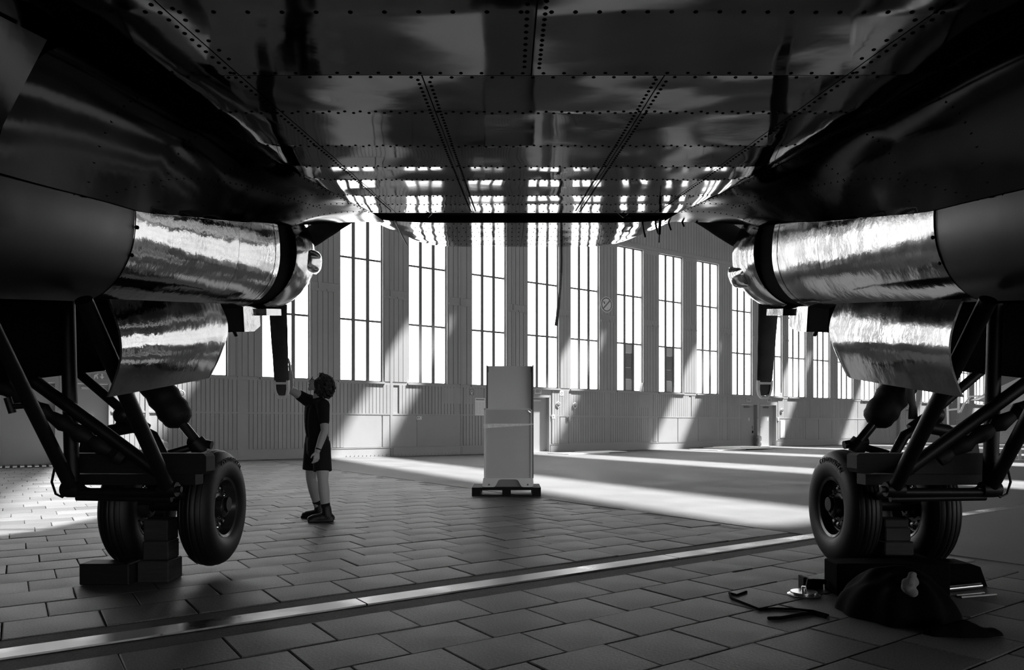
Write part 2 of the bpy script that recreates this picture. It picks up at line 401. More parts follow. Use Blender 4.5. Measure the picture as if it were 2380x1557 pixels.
def sign(t, z, w, h, name, label, cat, marks, bg='white', group=None):
    r = empty(name, W(t, .02, z-h/2)); tag(r, label, cat, group)
    on_wall(r, MB().wbox(t-w/2, t+w/2, .018, .04, z-h/2, z+h/2), 'plate', bg)
    for kind, args, m in marks:
        q = MB()
        if kind == 'rect': q.wbox(t+args[0], t+args[1], .038, .045, z+args[2], z+args[3])
        elif kind == 'poly': q.prism(args, D1, (0, 0, 1), W(t, .044, z), D2*.005)
        elif kind == 'ring':
            c, r0, r1 = args; q.lathe([(r0, 0), (r0, .006), (r1, .006), (r1, 0)], W(t+c[0], .04, z+c[1]), -D2, 24)
        on_wall(r, q, 'mark', m)
arrow_d = [(-.02, .09), (.02, .09), (.02, -.01), (.06, -.01), (0, -.09), (-.06, -.01), (-.02, -.01)]
man = [(-.11, -.08), (-.08, -.08), (-.05, 0), (-.02, -.08), (.01, -.08), (-.02, .03), (.02, .06), (.0, .08), (-.05, .05), (-.09, .04), (-.1, .01)]
sign(-15.3, 2.68, .44, .2, 'exit_sign', 'exit sign with white down arrow above the left doors', 'exit sign',
     [('poly', [(x+.05, y) for x, y in arrow_d], 'white'), ('poly', man and [(x-.06, y) for x, y in man], 'white')], 'greyink')
sign(1.35, 2.67, .34, .19, 'exit_sign', 'exit sign over the middle door beside the pallet cabinet', 'exit sign',
     [('rect', (-.14, .14, -.075, .075), 'greyink'), ('poly', [(x*.85-.02, y*.8) for x, y in man], 'white'), ('rect', (.03, .11, -.06, .06), 'white')])
for t, lb in ((15.69, 'left exit sign above the double doors'), (17.5, 'right exit sign above the double doors')):
    sign(t, 2.6, .36, .2, 'exit_sign', lb, 'exit sign',
         [('rect', (-.15, .15, -.08, .08), 'greyink'), ('poly', [(-.13, 0), (-.07, .06), (-.07, .02), (-.02, .02), (-.02, -.02), (-.07, -.02), (-.07, -.06)], 'white'),
          ('poly', [(x*.8+.09, y*.75) for x, y in man], 'white')])
sign(2.66, 2.62, .22, .22, 'call_point_sign', 'small square sign with a ring symbol right of the middle door', 'sign',
     [('ring', ((0, 0), .035, .06), 'greyink')])
sign(18.5, 2.92, .22, .24, 'call_point_sign', 'small square sign with a ring symbol above the double doors', 'sign',
     [('ring', ((0, 0), .035, .06), 'greyink')])
sign(2.2, 1.57, .16, .18, 'call_point', 'small white call point box beside the middle door', 'call point', [('rect', (-.03, .03, -.03, .03), 'cab_e')])
sign(18.32, 1.55, .14, .18, 'call_point', 'small white call point box beside the right double door', 'call point', [('rect', (-.03, .03, -.03, .03), 'cab_e')])
sign(-1.62, 1.95, .5, .72, 'notice_sheet', 'printed white notice on the wall left of the pallet cabinet', 'notice',
     [('rect', (-.21, .21, .27, .32), 'greyink')]+[('rect', (x, x+.09, -.28+.05*k, -.262+.05*k), 'pane_milk') for x in (-.2, -.05, .1) for k in range(10)], 'paper')
sign(-2.02, 2.55, .22, .26, 'pictogram_sign', 'small dark pictogram plate above the printed notice', 'sign',
     [('ring', ((.0, .02), .045, .06), 'lightink'), ('poly', [(-.05, -.02), (-.01, -.11), (.03, -.10), (.0, -.02)], 'lightink')], 'cab_e')
sign(-4.42, 1.47, .22, .13, 'sticker', 'small white sticker on the grey sheet panel left of the cabinet', 'sticker', [('rect', (-.08, -.05, -.03, .03), 'ink'), ('rect', (-.01, .02, -.01, .03), 'ink')], 'paper')
sign(18.72, .98, .42, 1.0, 'wall_cabinet', 'narrow pale box panel on the wall right of the double doors', 'panel', [('rect', (-.18, .18, -.46, .46), 'paper')], 'white')
sign(2.98, 1.45, .12, .24, 'wall_switch', 'small dark switch on the panel right of the middle door', 'switch', [('rect', (-.03, .03, -.08, .08), 'ink')], 'cab_e')
# no-smoking sign
r = tag(empty('no_smoking_sign', W(5.33, .02, 6.83-.37)), 'round no-smoking sign on the pier between two tall windows', 'sign')
C0 = (5.33, 6.83)
on_wall(r, MB().lathe([(0, 0), (.37, 0), (.37, .012), (0, .012)], W(C0[0], .022, C0[1]), -D2, 40), 'plate', 'lightink')
on_wall(r, MB().lathe([(.275, .012), (.275, .017), (.335, .017), (.335, .012)], W(C0[0], .022, C0[1]), -D2, 40), 'ring', 'cab_e')
on_wall(r, MB().prism([(-.22, -.16), (-.17, -.21), (.22, .16), (.17, .21)], D1, (0, 0, 1), W(C0[0], .04, C0[1]), D2*.005), 'slash', 'cab_e')
on_wall(r, MB().prism([(-.21, .12), (-.16, .15), (-.09, .04), (-.14, .01)], D1, (0, 0, 1), W(C0[0], .038, C0[1]), D2*.004), 'cigarette_tip', 'ink')
on_wall(r, MB().prism([(.0, -.14), (.03, -.12), (.13, -.25), (.10, -.27)], D1, (0, 0, 1), W(C0[0], .038, C0[1]), D2*.004), 'cigarette', 'pane_milk')
on_wall(r, MB().tube([W(C0[0]-.06+.05*math.cos(a), .04, C0[1]+.1+.06*math.sin(a)) for a in [x*.5 for x in range(7)]], .008, 6), 'smoke', 'pane_milk')

# ------------------------------------------------------------------ floor finish
RAIL0, RAIL1, TC = 20.86, 21.04, -10.45
cz = MB().wbox(TC, T1, -.3, 30, -.06, -.0).wbox(TC-.6, TC, -.3, 30, -.06, -.007)
conc = cz.build('concrete_floor', 'concrete', floor_o); conc['kind'] = 'structure'
fr0 = MB().wbox(T0, TC, RAIL0-.20, RAIL0-.01, -.06, -.006).wbox(T0, TC, RAIL1+.01, RAIL1+.22, -.06, -.006)
fr0.build('rail_margin', 'patch', floor_o)
tt = -30.0
while tt < -6:
    L_ = 2.9; MB().wbox(tt, tt+L_-.012, RAIL0, RAIL1, -.06, .004).build('rail_segment', 'rail', floor_o); tt += L_
SL_T, SL_N = .50, .425
def slab_mesh(seed):
    rnd = random.Random(seed); q = .006; hx, hy = SL_T/2-.0035, SL_N/2-.003
    c = [(-hx, -hy), (hx, -hy), (hx, hy), (-hx, hy)]
    c = [(x+rnd.uniform(-.003, .003), y+rnd.uniform(-.003, .003)) for x, y in c]
    v = [(x, y, -.05) for x, y in c]+[(x, y, -q*.6) for x, y in c]+[(x*(1-q/hx), y*(1-q/hy), 0) for x, y in c]
    f = [(8, 9, 10, 11)]
    for i in range(4):
        j = (i+1) % 4; f += [(i, j, 4+j, 4+i), (4+i, 4+j, 8+j, 8+i)]
    return v, f
SM = [slab_mesh(i) for i in range(5)]
rotw = Matrix(((D1.x, -D2.x, 0), (D1.y, -D2.y, 0), (0, 0, 1)))
slabs = []
def rows(n_start, n_end, step):
    n = n_start; k = 0
    while (n+step/2 < n_end+.01) if step > 0 else (n+step/2 > n_end-.01):
        off = (.0, .27, .1, .36, .18)[k % 5]
        t = TC-.5*SL_T+.0-off
        while t > -28:
            slabs.append((t, n+step/2, random.randrange(5))); t -= SL_T
        if off > .2: slabs.append((TC-off+.25-.003-.25+.0, n+step/2, -1)) if False else None
        n += step; k += 1
rows(RAIL0-.21, 0, -SL_N); rows(RAIL1+.23, 31, SL_N)
def seen(p):
    if p.y < 2.6: return False
    x = 1190+F_PX*p.x/p.y; y = 990+F_PX*CAM_H/p.y
    return -60 < x < 2440 and y < 1640
slabs.sort(key=lambda s: W(s[0], s[1]).length+(0 if seen(W(s[0], s[1])) else 100))
smesh = []
for v, f in SM:
    q = MB().add([rotw @ Vector(p) for p in v], f); smesh.append(q.mesh('slab', 'slab'))
far = MB()
for i, (t, n, k) in enumerate(slabs):
    dz = random.uniform(-.003, .003)
    if i < 300:
        o = link('slab', smesh[k], floor_o, W(t, n, dz))
        o.rotation_euler = (random.uniform(-.004, .004), random.uniform(-.004, .004), 0)
    else:
        v, f = SM[k]; far.add([rotw @ Vector(p)+W(t, n, dz*.6) for p in v], f)
stuff(far.build('far_slabs', 'slab', floor_o))
# floor sheets and threshold grille
def sheet(name, label, quads, m='white'):
    r = empty(name, W(quads[0][0], quads[0][2], 0)); tag(r, label, 'sheet')
    for a, b, n0, n1, z in quads:
        r2 = MB().wbox(a, b, n0, n1, z, z+.03).build('sheet', m, r, tf=base_at(r))
sheet('floor_sheets', 'pale metal sheets lying on the floor beside the pallet cabinet', [(1.0, 3.2, 1.2, 2.6, 0), (2.6, 4.6, 1.0, 2.2, .02)], 'paper')
sheet('sheet_stack', 'stack of pale flat sheets on the floor before the double doors', [(9.6, 11.6, 1.2, 3.0, .0), (11.0, 13.4, .9, 3.2, .05), (11.6, 13.9, 1.0, 2.7, .09)], 'paper')
r = tag(empty('threshold_grille', W(-18, .8, 0)), 'ribbed metal grille mat in front of the left doors', 'mat')
MB().wbox(-19.2, -14.8, .25, 1.3, 0, .015).build('backing', 'joint', r, tf=base_at(r))
for k in range(26):
    MB().wbox(-19.2+k*.17, -19.2+k*.17+.1, .28, 1.27, .012, .04).build('bar', 'steel', r, tf=base_at(r))

# ------------------------------------------------------------------ the aeroplane
ALPHA = math.radians(8.76); CA, SA = math.cos(ALPHA), math.sin(ALPHA)
plane = empty('airplane', (.13, 5.7, 0), (ALPHA, 0, 0))
tag(plane, 'polished metal airplane overhead with engine nacelles and landing gear', 'airplane')
KV, KW = -5.7*CA+CAM_H*SA, 5.7*SA+CAM_H*CA
A2L = Matrix.Translation((0, KV, KW))                                 # airplane datum (u, v, w) -> local of the root
W2L = base_at(plane)                                                  # world -> local of the root
ROWS = [-2, -1.3, -.6, 0, .6, 1.25, 1.9, 2.56, 3.2, 3.76, 4.48, 5.09, 5.56, 6.29, 6.77, 7.32]
SEAM, INNER = 1.265, .506
def JU(v): return min(1.82, 1.5+(7.32-v)*.11) if v < 7.32 else 1.5
def belly(u, v, wavy=True):
    d = max(0, abs(u)-SEAM); w = .985+.83*d**3.85
    if v > 6.6: w -= 0
    if wavy:
        for a, b in zip(ROWS, ROWS[1:]):
            if a <= v <= b:
                s = math.sin(PI*(v-a)/(b-a)); w += .005*s*(.5+1.1*noise.noise(Vector((u*1.3, a*3.1, 7.7))))
        w += .0022*noise.noise(Vector((u*1.6+3, v*1.1, 1.3)))+.0008*noise.noise(Vector((u*5, v*4, 4.3)))
    return w
def skin_panel(u0, u1, v0, v1, name='belly_panel', m='alu', gap=.003):
    nu = max(6, int(abs(u1(5) if callable(u1) else u1-(u0 if not callable(u0) else 0))/.035)) if False else 40
    nv = max(10, int((v1-v0)/.035)); P = []; Q = []
    for i in range(nv+1):
        v = v0+gap+(v1-v0-2*gap)*i/nv
        a = u0(v) if callable(u0) else u0; b = u1(v) if callable(u1) else u1
        P.append([(a+gap+(b-a-2*gap)*j/nu, v) for j in range(nu+1)])
    mb = MB(); mb.grid([[(u, v, belly(u, v)) for u, v in r] for r in P])
    rim = [P[0][j] for j in range(nu+1)]+[P[i][nu] for i in range(1, nv+1)]+[P[nv][j] for j in range(nu-1, -1, -1)]+[P[i][0] for i in range(nv-1, 0, -1)]
    mb.grid([[(u, v, belly(u, v)) for u, v in rim], [(u, v, belly(u, v)+.012) for u, v in rim]], closed_v=True)
    o = mb.build(name, m, plane, smooth=True, tf=A2L); return o
panels = []
def P_(u0, u1, v0, v1): panels.append((u0, u1, v0, v1, skin_panel(u0, u1, v0, v1)))
def nJ(v): return -JU(v)
for v0, v1, cuts in ((-2, .6, (0,)), (.6, 3.2, (-.05,)), (3.2, 5.09, (-INNER, INNER)), (5.09, 7.32, (-INNER, INNER))):
    cs = (-SEAM,)+cuts+(SEAM,)
    for a, b in zip(cs, cs[1:]): P_(a, b, v0, v1)
    P_(nJ, -SEAM, v0, v1); P_(SEAM, JU, v0, v1)
# rivets
riv_pts = []
def rrow(v, u0, u1, sp, stag=0):
    n = int((u1-u0)/sp)
    for k in range(n+1):
        u = u0+(u1-u0)*(k+.5*(stag % 2))/max(1, n)
        if u < u1: riv_pts.append((u, v))
def rcol(u, v0, v1, sp, stag=0):
    n = int((v1-v0)/sp)
    for k in range(n+1):
        v = v0+(v1-v0)*(k+.5*stag)/n
        if v < v1-.02: riv_pts.append((u, v))
rrow(2.56, -1.9, -.1, .11); rrow(2.56, 0, 1.9, .078)
for v, sp in ((3.2, .085), (3.76, .075), (4.48, .08), (5.09, .075), (5.56, .075), (6.29, .075), (6.77, .08), (7.24, .085)):
    d = .026 if v in (3.2, 5.09) else .014
    rrow(v-d, -JU(v)+.03, JU(v)-.03, sp, 0)
    if v < 7: rrow(v+d, -JU(v)+.03, JU(v)-.03, sp, 1)
for s in (-1, 1):
    for d, stg in ((-.024, 0), (.024, 1)):
        rcol(s*INNER+d, 3.26, 7.22, .056, stg)
    rcol(s*(SEAM+.026), 1.0, 7.2, .06); rcol(s*(SEAM-.03), 1.4, 3.1, .09)
rcol(-.05-.03, 1.6, 3.16, .058); rcol(-.05+.03, 1.6, 3.16, .048)
rm = MB().lathe([(0, -.0042), (.0046, -.0036), (.0078, -.0014), (.0086, .0004)], (0, 0, 0), (0, 0, 1), 8)
rivet_mesh = rm.mesh('rivet', 'rivet', smooth=True)
riv_pts.sort(key=lambda p: p[1]**2+p[0]**2*.3)
restr = {}
def panel_of(u, v):
    for u0, u1, v0, v1, o in panels:
        a = u0(v) if callable(u0) else u0; b = u1(v) if callable(u1) else u1
        if a <= u <= b and v0 <= v <= v1: return o
    return panels[0][4]
cnt = 0
for u, v in riv_pts:
    po = panel_of(u, v); p = A2L @ Vector((u, v, belly(u, v)-.0004))
    vis = v > 2.35
    if vis and cnt < 300: link('rivet', rivet_mesh, po, p); cnt += 1
    else:
        q = restr.setdefault(po.name, (po, MB()))[1]; q.add([Vector(x)+p for x in rm.v], rm.f)
for po, q in restr.values(): stuff(q.build('rivet_rows', 'rivet', po, smooth=True))
# fuselage shell above the belly skins
def section(hw, wb, wt, n=40, e=3.2):
    out = []
    for k in range(n):
        a = 2*PI*k/n; c, s = math.cos(a), math.sin(a)
        x = hw*math.copysign(abs(c)**(2/e), c); y = math.copysign(abs(s)**(2/e), s)
        out.append((x, wb+(wt-wb)*(y+1)/2))
    return out
sh = MB(); P = []
for v, hw, wb, wt in ((-14, .3, 2.3, 2.9), (-9, .9, 1.7, 3.1), (-4, 1.5, 1.15, 3.2), (-2, 1.7, 1.1, 3.2), (3, 1.62, 1.12, 3.2), (7.30, 1.45, 1.1, 3.2)):
    P.append([(x, v, w) for x, w in section(hw, wb, wt)])
sh.grid(P, closed_v=True); n_ = len(P[0])
sh.f.append(tuple(range(n_))); sh.f.append(tuple(5*n_+n_-1-k for k in range(n_)))
sh.build('fuselage', 'alu_old', plane, smooth=True, tf=A2L)
# open bay between wing centre section and nose
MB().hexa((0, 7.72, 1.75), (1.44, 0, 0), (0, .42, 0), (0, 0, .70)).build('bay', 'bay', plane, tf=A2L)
for u in (-1.0, .95):
    MB().tube([(u-.05, 7.40, 1.03), (u, 7.42, .985), (u+.03, 7.45, .965), (u+.07, 7.42, 1.0)], .012, 8).build('hook', 'alu_old', plane, smooth=True, tf=A2L)
# nose section
def nose_sec(v):
    f = max(0., min(1., (v-8.09)/6.4))
    hw = 1.95*(1-f**2.0)**.5*(1-.12*f)+.02
    wb = .985+1.2*max(0, (v-10.7)/3.6)**2
    wt = 3.1-1.0*f**2
    return hw, wb, max(wt, wb+.05)
for sgn in (-1, 1):
    mb = MB(); P = []
    for i in range(70):
        v = 8.09+6.4*i/69; hw, wb, wt = nose_sec(v); r = []
        for k in range(41):
            a = -PI/2+PI*k/40; c, s = math.cos(a), math.sin(a)
            x = hw*abs(c)**(2/7); y = math.copysign(abs(s)**(2/7), s)
            w = wb+(wt-wb)*(y+1)/2
            if k < 18: w += .0022*math.sin(v*9+1)*math.sin(x*3)+.0025*noise.noise(Vector((x*2*sgn, v*1.7, 2.2)))+.001*noise.noise(Vector((x*7*sgn, v*6, 1)))
            r.append((sgn*max(x, .002), v, w))
        P.append(r)
    mb.grid(P); o = mb.build('nose_panel', 'alu', plane, smooth=True, tf=A2L)
    rq = MB()
    for v in (8.2, 8.6, 9.0, 9.5, 10.0, 10.5):
        hw, wb, wt = nose_sec(v)
        for k in range(16):
            u = .05+k*.08
            if u < hw*.8: rq.add([Vector(x)+Vector((sgn*u, v, wb+(wt-wb)*.5*(1-(1-(u/hw)**7)**(1/7))-.001)) for x in rm.v], rm.f)
    stuff(rq.build('rivet_rows', 'rivet', o, smooth=True, tf=A2L))
    MB().grid([[(sgn*.02, 8.09, .985), (sgn*1.3, 8.09, 1.06)], [(sgn*.02, 8.09, 1.9), (sgn*1.46, 8.09, 1.9)]]).build('bay_rim', 'bay', plane, tf=A2L)
# wings
NU = 2.84
def lerp_tab(x, tab):
    for (a, p), (b, q) in zip(tab, tab[1:]):
        if x <= b: return p+(q-p)*max(0, (x-a)/(b-a))
    return tab[-1][1]
def wing_low(u, v):
    au = abs(u); j = JU(v); wj = belly(math.copysign(j, u), v, False)
    s = max(0, min(1, (au-j)/(2.27-j))); s = s**3
    flat = lerp_tab(v, ((0, .58), (4.3, .585), (5.2, .66), (6.06, .74), (6.7, .80), (7.3, .86), (8.1, .97)))+max(0, au-2.4)*.045
    w = wj+(flat-wj)*s
    return w+.003*noise.noise(Vector((u*1.4, v*1.2, 9)))+.0022*math.sin(v*5.2)*math.sin(au*6)
for sgn in (-1, 1):
    us = []
    mb = MB(); P = []
    for i in range(56):
        f = i/55
        r = []
        for v in [3.1+4.95*k/80 for k in range(81)]:
            j = JU(v); au = j+.004+(2.5-j)*f
            r.append((sgn*au, v, wing_low(au*sgn, v)))
        au = 1.55+(.95)*f; wl = wing_low(sgn*au, 8.05)
        for dv, dw in ((.03, .06), (.045, .13), (.03, .22), (-.1, .36), (-.6, .55), (-1.6, .70), (-3, .7), (-4.95, .35)):
            r.append((sgn*max(au, 1.5), 8.05+dv, wl+dw))
        P.append(r)
    mb.grid(P); wing = mb.build('wing', 'alu_w_dark', plane, smooth=True, tf=A2L)
    mb = MB(); P = []
    for i in range(30):
        au = 2.5+9*i/29; r = []; sw = (au-2.5)*.06
        for v in [3.1+4.95*k/40 for k in range(41)]: r.append((sgn*au, v-sw*(v-3.1)/4.95, wing_low(au*sgn, v)))
        wl = r[-1][2]
        for dv, dw in ((.03, .06), (.045, .13), (.03, .22), (-.1, .36), (-.6, .55), (-1.6, .70), (-3, .7), (-4.95, .35)): r.append((sgn*au, 8.05-sw+dv, wl+dw))
        P.append(r)
    mb.grid(P); mb.build('outer_wing', 'alu_w_dark', plane, smooth=True, tf=A2L)
    # flap behind the wing, gap to the fuselage left open
    P = []
    for i in range(24):
        f = i/23; r = []
        for k in range(30):
            v = 3.06-2.3*k/29; a = 1.97+(3.06-v)*.03; au = a+(9-a)*f
            r.append((sgn*au, v, wing_low(sgn*au, 3.1)+.02+(3.06-v)*-.02+.006*noise.noise(Vector((au*2, v*2, 3)))))
        P.append(r)
    MB().grid(P).grid([[Vector(p)+Vector((0, 0, .12)) for p in r] for r in P]).build('flap', 'alu_w_dark', plane, smooth=True, tf=A2L)
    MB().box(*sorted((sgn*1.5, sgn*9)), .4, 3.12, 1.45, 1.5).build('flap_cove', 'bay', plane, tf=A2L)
    # wing rivets
    q = MB()
    for v in (3.76, 4.48, 5.09, 5.56, 6.29, 6.77, 7.25):
        n = 14
        for k in range(n):
            au = JU(v)+.05+(2.3-JU(v))*k/n; q.add([Vector(x)*.8+Vector((sgn*au, v, wing_low(sgn*au, v)-.001)) for x in rm.v], rm.f)
    for a0, v0_, a1, v1_ in ((2.35, 3.2, 1.9, 6.9), (JU(3.3)+.03, 3.3, 1.53, 7.3)):
        for k in range(46):
            f = k/45; au = a0+(a1-a0)*f; v = v0_+(v1_-v0_)*f; au = max(au, JU(v)+.025)
            q.add([Vector(x)*.8+Vector((sgn*au, v, wing_low(sgn*au, v)-.001)) for x in rm.v], rm.f)
    stuff(q.build('rivet_rows', 'rivet', wing, smooth=True, tf=A2L))
    # nacelle -------------------------------------------------------
    cx = sgn*NU; cw = .635
    def nsec(v, rh, rv, dw=0, cut=0, n=56, e=2.35, out=0):
        r = []
        for k in range(n+1):
            a = -PI/2+cut+(2*PI-2*cut)*k/n; c, s = math.cos(a), math.sin(a)
            r.append((cx+(rh+out)*math.copysign(abs(c)**(2/e), c), v, cw+dw+(rv+out)*math.copysign(abs(s)**(2/e), s)))
        return r
    def wob(r, amp=.004):
        return [(x+amp*noise.noise(Vector((x*3, v*2.2, w*5)))+amp*.5*noise.noise(Vector((x*9, v*7, w*11))), v, w+amp*noise.noise(Vector((x*3+9, v*2.2, w*5)))) for x, v, w in r]
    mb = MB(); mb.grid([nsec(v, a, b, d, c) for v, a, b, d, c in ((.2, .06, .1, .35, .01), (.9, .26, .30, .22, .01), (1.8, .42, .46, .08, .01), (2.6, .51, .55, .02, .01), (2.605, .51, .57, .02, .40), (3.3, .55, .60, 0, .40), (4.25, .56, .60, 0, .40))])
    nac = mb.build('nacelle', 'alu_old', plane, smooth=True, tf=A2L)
    mb = MB(); vs_ = [4.256+1.6*k/36 for k in range(37)]
    mb.grid([wob(nsec(v, .562, .602, 0, .40)) for v in vs_]); mb.build('nacelle_panel', 'alu_n', plane, smooth=True, tf=A2L)
    mb = MB(); vs_ = [5.86+1.01*k/24 for k in range(25)]
    mb.grid([wob(nsec(v, .562+.012*math.sin(PI*(v-5.86)/1.01), .602-.02*max(0, (v-6.3)/.57), 0, .005), .0025) for v in vs_]); mb.build('engine_cowl_panel', 'alu_n', plane, smooth=True, tf=A2L)
    # seam strips and fasteners around the nacelle
    for v, o_ in ((4.253, .003), (6.72, .004)):
        MB().grid([nsec(v-.006, .565, .585, 0, .55 if v < 5 else .1, out=o_), nsec(v+.006, .565, .585, 0, .55 if v < 5 else .1, out=o_)]).build('seam', 'bay', nac, tf=A2L)
    q = MB()
    for k in range(3, 54, 3):
        p = nsec(4.28, .565, .585, 0, .55)[k]
        q.ball(p, .012, 6, 4)
    stuff(q.build('fasteners', 'rivet', nac, tf=A2L))
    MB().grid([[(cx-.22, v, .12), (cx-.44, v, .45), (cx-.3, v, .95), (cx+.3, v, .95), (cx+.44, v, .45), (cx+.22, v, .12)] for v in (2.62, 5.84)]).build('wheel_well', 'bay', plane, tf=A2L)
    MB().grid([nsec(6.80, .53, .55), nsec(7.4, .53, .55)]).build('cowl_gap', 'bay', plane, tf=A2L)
    # cowling ring, blisters, engine front
    prof = [(.52, -.0), (.578, .0), (.590, .06), (.596, .30), (.592, .55), (.572, .72), (.535, .83), (.485, .89), (.44, .87), (.41, .65)]
    ax0 = (cx, 7.34, cw)
    cowl = MB().lathe(prof, ax0, (0, 1, 0), 72).build('cowling', 'alu_n', plane, smooth=True, tf=A2L, angle=math.radians(60))
    for k in (0, 1, 4):
        a = math.radians((-7, 85, 0, 0, 205)[k]); dirv = Vector((math.cos(a), 0, math.sin(a))); tan = Vector((-math.sin(a), 0, math.cos(a)))
        mbb = MB(); P = []
        for i in range(13):
            fa = i/12; hv = .30+.66*fa; top = (math.sin(PI*min(1, fa*1.0))**.45 if 0 < fa < 1 else 0)
            r = []
            for j in range(13):
                fb = -1+j/6; tp = top*(1-abs(fb)**3.5)
                rad = .560+.075*tp-.05*max(0, fa-.7)
                r.append(Vector(ax0)+Vector((0, hv, 0))+dirv*rad*math.cos(fb*.23)+tan*rad*math.sin(fb*.23))
            P.append(r)
        mbb.grid(P).build('rocker_blister', 'alu_n', cowl, smooth=True, tf=A2L)
    MB().lathe([(0, .42), (.44, .40)], ax0, (0, 1, 0), 32).build('engine_front', 'bay', plane, tf=A2L)
    # intake and oil cooler boxes under the cowl
    q = MB(); z0 = cw-.60
    q.grid([[(cx-.13, v, .08), (cx-.13, v, -.165+d), (cx+.13, v, -.165+d), (cx+.13, v, .08)] for v, d in ((7.03, 0), (7.3, 0), (7.48, .05))])
    q.f.append(tuple(len(q.v)-4+k for k in range(4)))
    q.build('cooler_scoop', 'alu_n', plane, tf=A2L)
    MB().hexa((cx, 6.80, -.045), (.125, 0, 0), (0, .235, 0), (0, 0, .115)).build('cooler_duct', 'bay', plane, tf=A2L)
    MB().hexa((cx, 7.72, .025), (.20, 0, 0), (0, .24, 0), (0, 0, .035)).build('intake_lip', 'alu_n', plane, tf=A2L)
    MB().tube([(cx, 7.1, -.15), (cx, 7.15, -.20)], .02).build('drain', 'alu_old', plane, tf=A2L)
    # gear doors, curved shells hung from the nacelle edges
    for side in (-1, 1):
        P = []; Q = []
        for i in range(33):
            f = i/32; v = 4.05+(1.66 if side != sgn else 2.2)*f
            r = []; r2 = []
            bot = -.46-.02*f+(.05 if side == sgn else 0)
            if f > .86: bot += .14*((f-.86)/.14)**2
            topw = .085
            for j in range(19):
                g = j/18; w = topw+(bot-topw)*g
                off = .485+.075*math.sin(PI*g)-.05*g-.05*f**3
                wv = .004*noise.noise(Vector((v*2.5, w*4, sgn*side*3.3)))+.0018*noise.noise(Vector((v*8, w*9, side)))
                r.append((cx+side*(off+wv), v, w)); r2.append((cx+side*(off+wv-.012), v, w))
            P.append(r); Q.append(r2)
        mb = MB().grid(P)
        rim = [(i, 0) for i in range(33)]+[(32, j) for j in range(1, 19)]+[(i, 18) for i in range(31, -1, -1)]+[(0, j) for j in range(17, 0, -1)]
        mb.grid([[P[i][j] for i, j in rim], [Q[i][j] for i, j in rim]], closed_v=True)
        gd = mb.build('gear_door', 'alu_n', plane, smooth=True, tf=A2L)
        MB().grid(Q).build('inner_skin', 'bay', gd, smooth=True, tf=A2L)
    # propeller: hub, spinner and three covered blades
    hub = MB().lathe([(0, 1.44), (.05, 1.43), (.10, 1.36), (.13, 1.24), (.13, .95), (.2, .9), (.2, .40)], ax0, (0, 1, 0), 28).build('propeller_hub', 'steel_black', plane, smooth=True, tf=A2L)
    ctr = Vector((cx, 7.34+1.14, cw))
    for k in range(3):
        a = -PI/2+k*2*PI/3; rd = Vector((math.cos(a), 0, math.sin(a))); tn_ = Vector((-math.sin(a), 0, math.cos(a))); fw = Vector((0, 1, 0))
        P = []
        for i in range(31):
            f = i/30; L_ = .10+1.475*f
            hw = .07+.042*min(1, f*4) - .030*max(0, f-.3)/.7
            if f > .93: hw *= (1-((f-.93)/.07)**2*.55)
            th = .045-.02*f
            r = []
            for j in range(16):
                b = 2*PI*j/16
                wv = 1+.05*noise.noise(Vector((f*9, b*2, k+sgn)))
                tw = math.radians(12-10*f)
                p = tn_*(math.cos(b)*hw*wv)+fw*(math.sin(b)*th*wv)
                p = Matrix.Rotation(tw, 3, rd) @ p
                r.append(ctr+rd*L_+p)
            P.append(r)
        mb = MB().grid(P, closed_v=True); n0 = len(mb.v); mb.f.append(tuple(n0-1-j for j in range(16)))
        bl = mb.build('blade_cover', 'fabric', hub, smooth=True, tf=A2L)
        # webbing loop round the tip and a strap across
        pts = [ctr+rd*(1.40+.0)+tn_*.076, ctr+rd*1.50+tn_*.075, ctr+rd*1.57+tn_*.060, ctr+rd*1.605+tn_*.03, ctr+rd*1.605-tn_*.03, ctr+rd*1.57-tn_*.060, ctr+rd*1.50-tn_*.075, ctr+rd*1.40-tn_*.076]
        mb = MB()
        P = []
        for i, p in enumerate(pts):
            d = (pts[min(i+1, 7)]-pts[max(i-1, 0)]).normalized(); nrm = d.cross(fw)
            P.append([p+nrm*.012+fw*.035, p+nrm*.012-fw*.035, p-nrm*.012-fw*.035, p-nrm*.012+fw*.035])
        mb.grid(P, closed_v=True).f.extend([(0, 1, 2, 3), tuple(len(P)*4-1-k2 for k2 in range(4))])
        mb.build('webbing_loop', 'webbing', hub, tf=A2L)
        MB().hexa(ctr+rd*1.43, tn_*.082, fw*.04, rd*.013).build('strap', 'webbing', hub, tf=A2L)
    # landing gear, in world coordinates ------------------------------
    g = .13+sgn*2.78
    def X(o): return g+sgn*o                                           # positive = outboard
    def strut(name, a, b, r, m='steel_black', seg=14):
        return MB().tube([a, b], r, seg).build(name, m, plane, smooth=True, tf=W2L)
    No = Vector((X(.33), 4.9, .726)); Ni = Vector((X(-.32), 4.9, .726))
    strut('upright', No, (X(.33), 4.84, 2.1), .046)
    s2 = strut('brace', No, (X(.33), 4.02, 1.89), .044)
    strut('brace', Ni, (X(-.32), 3.93, 1.84), .047)
    strut('brace', Ni+Vector((sgn*.05, .03, .09)), (X(.95), 4.72, 1.80), .044)
    strut('brace', (X(.98), 5.6, 1.80), (X(.36), 5.6, 1.27), .036)
    strut('cross_tube', No+Vector((sgn*.05, 0, -.02)), Ni+Vector((-sgn*.05, 0, -.02)), .03)
    strut('cross_tube', No+Vector((0, .05, -.06)), Ni+Vector((0, .05, -.07)), .022)
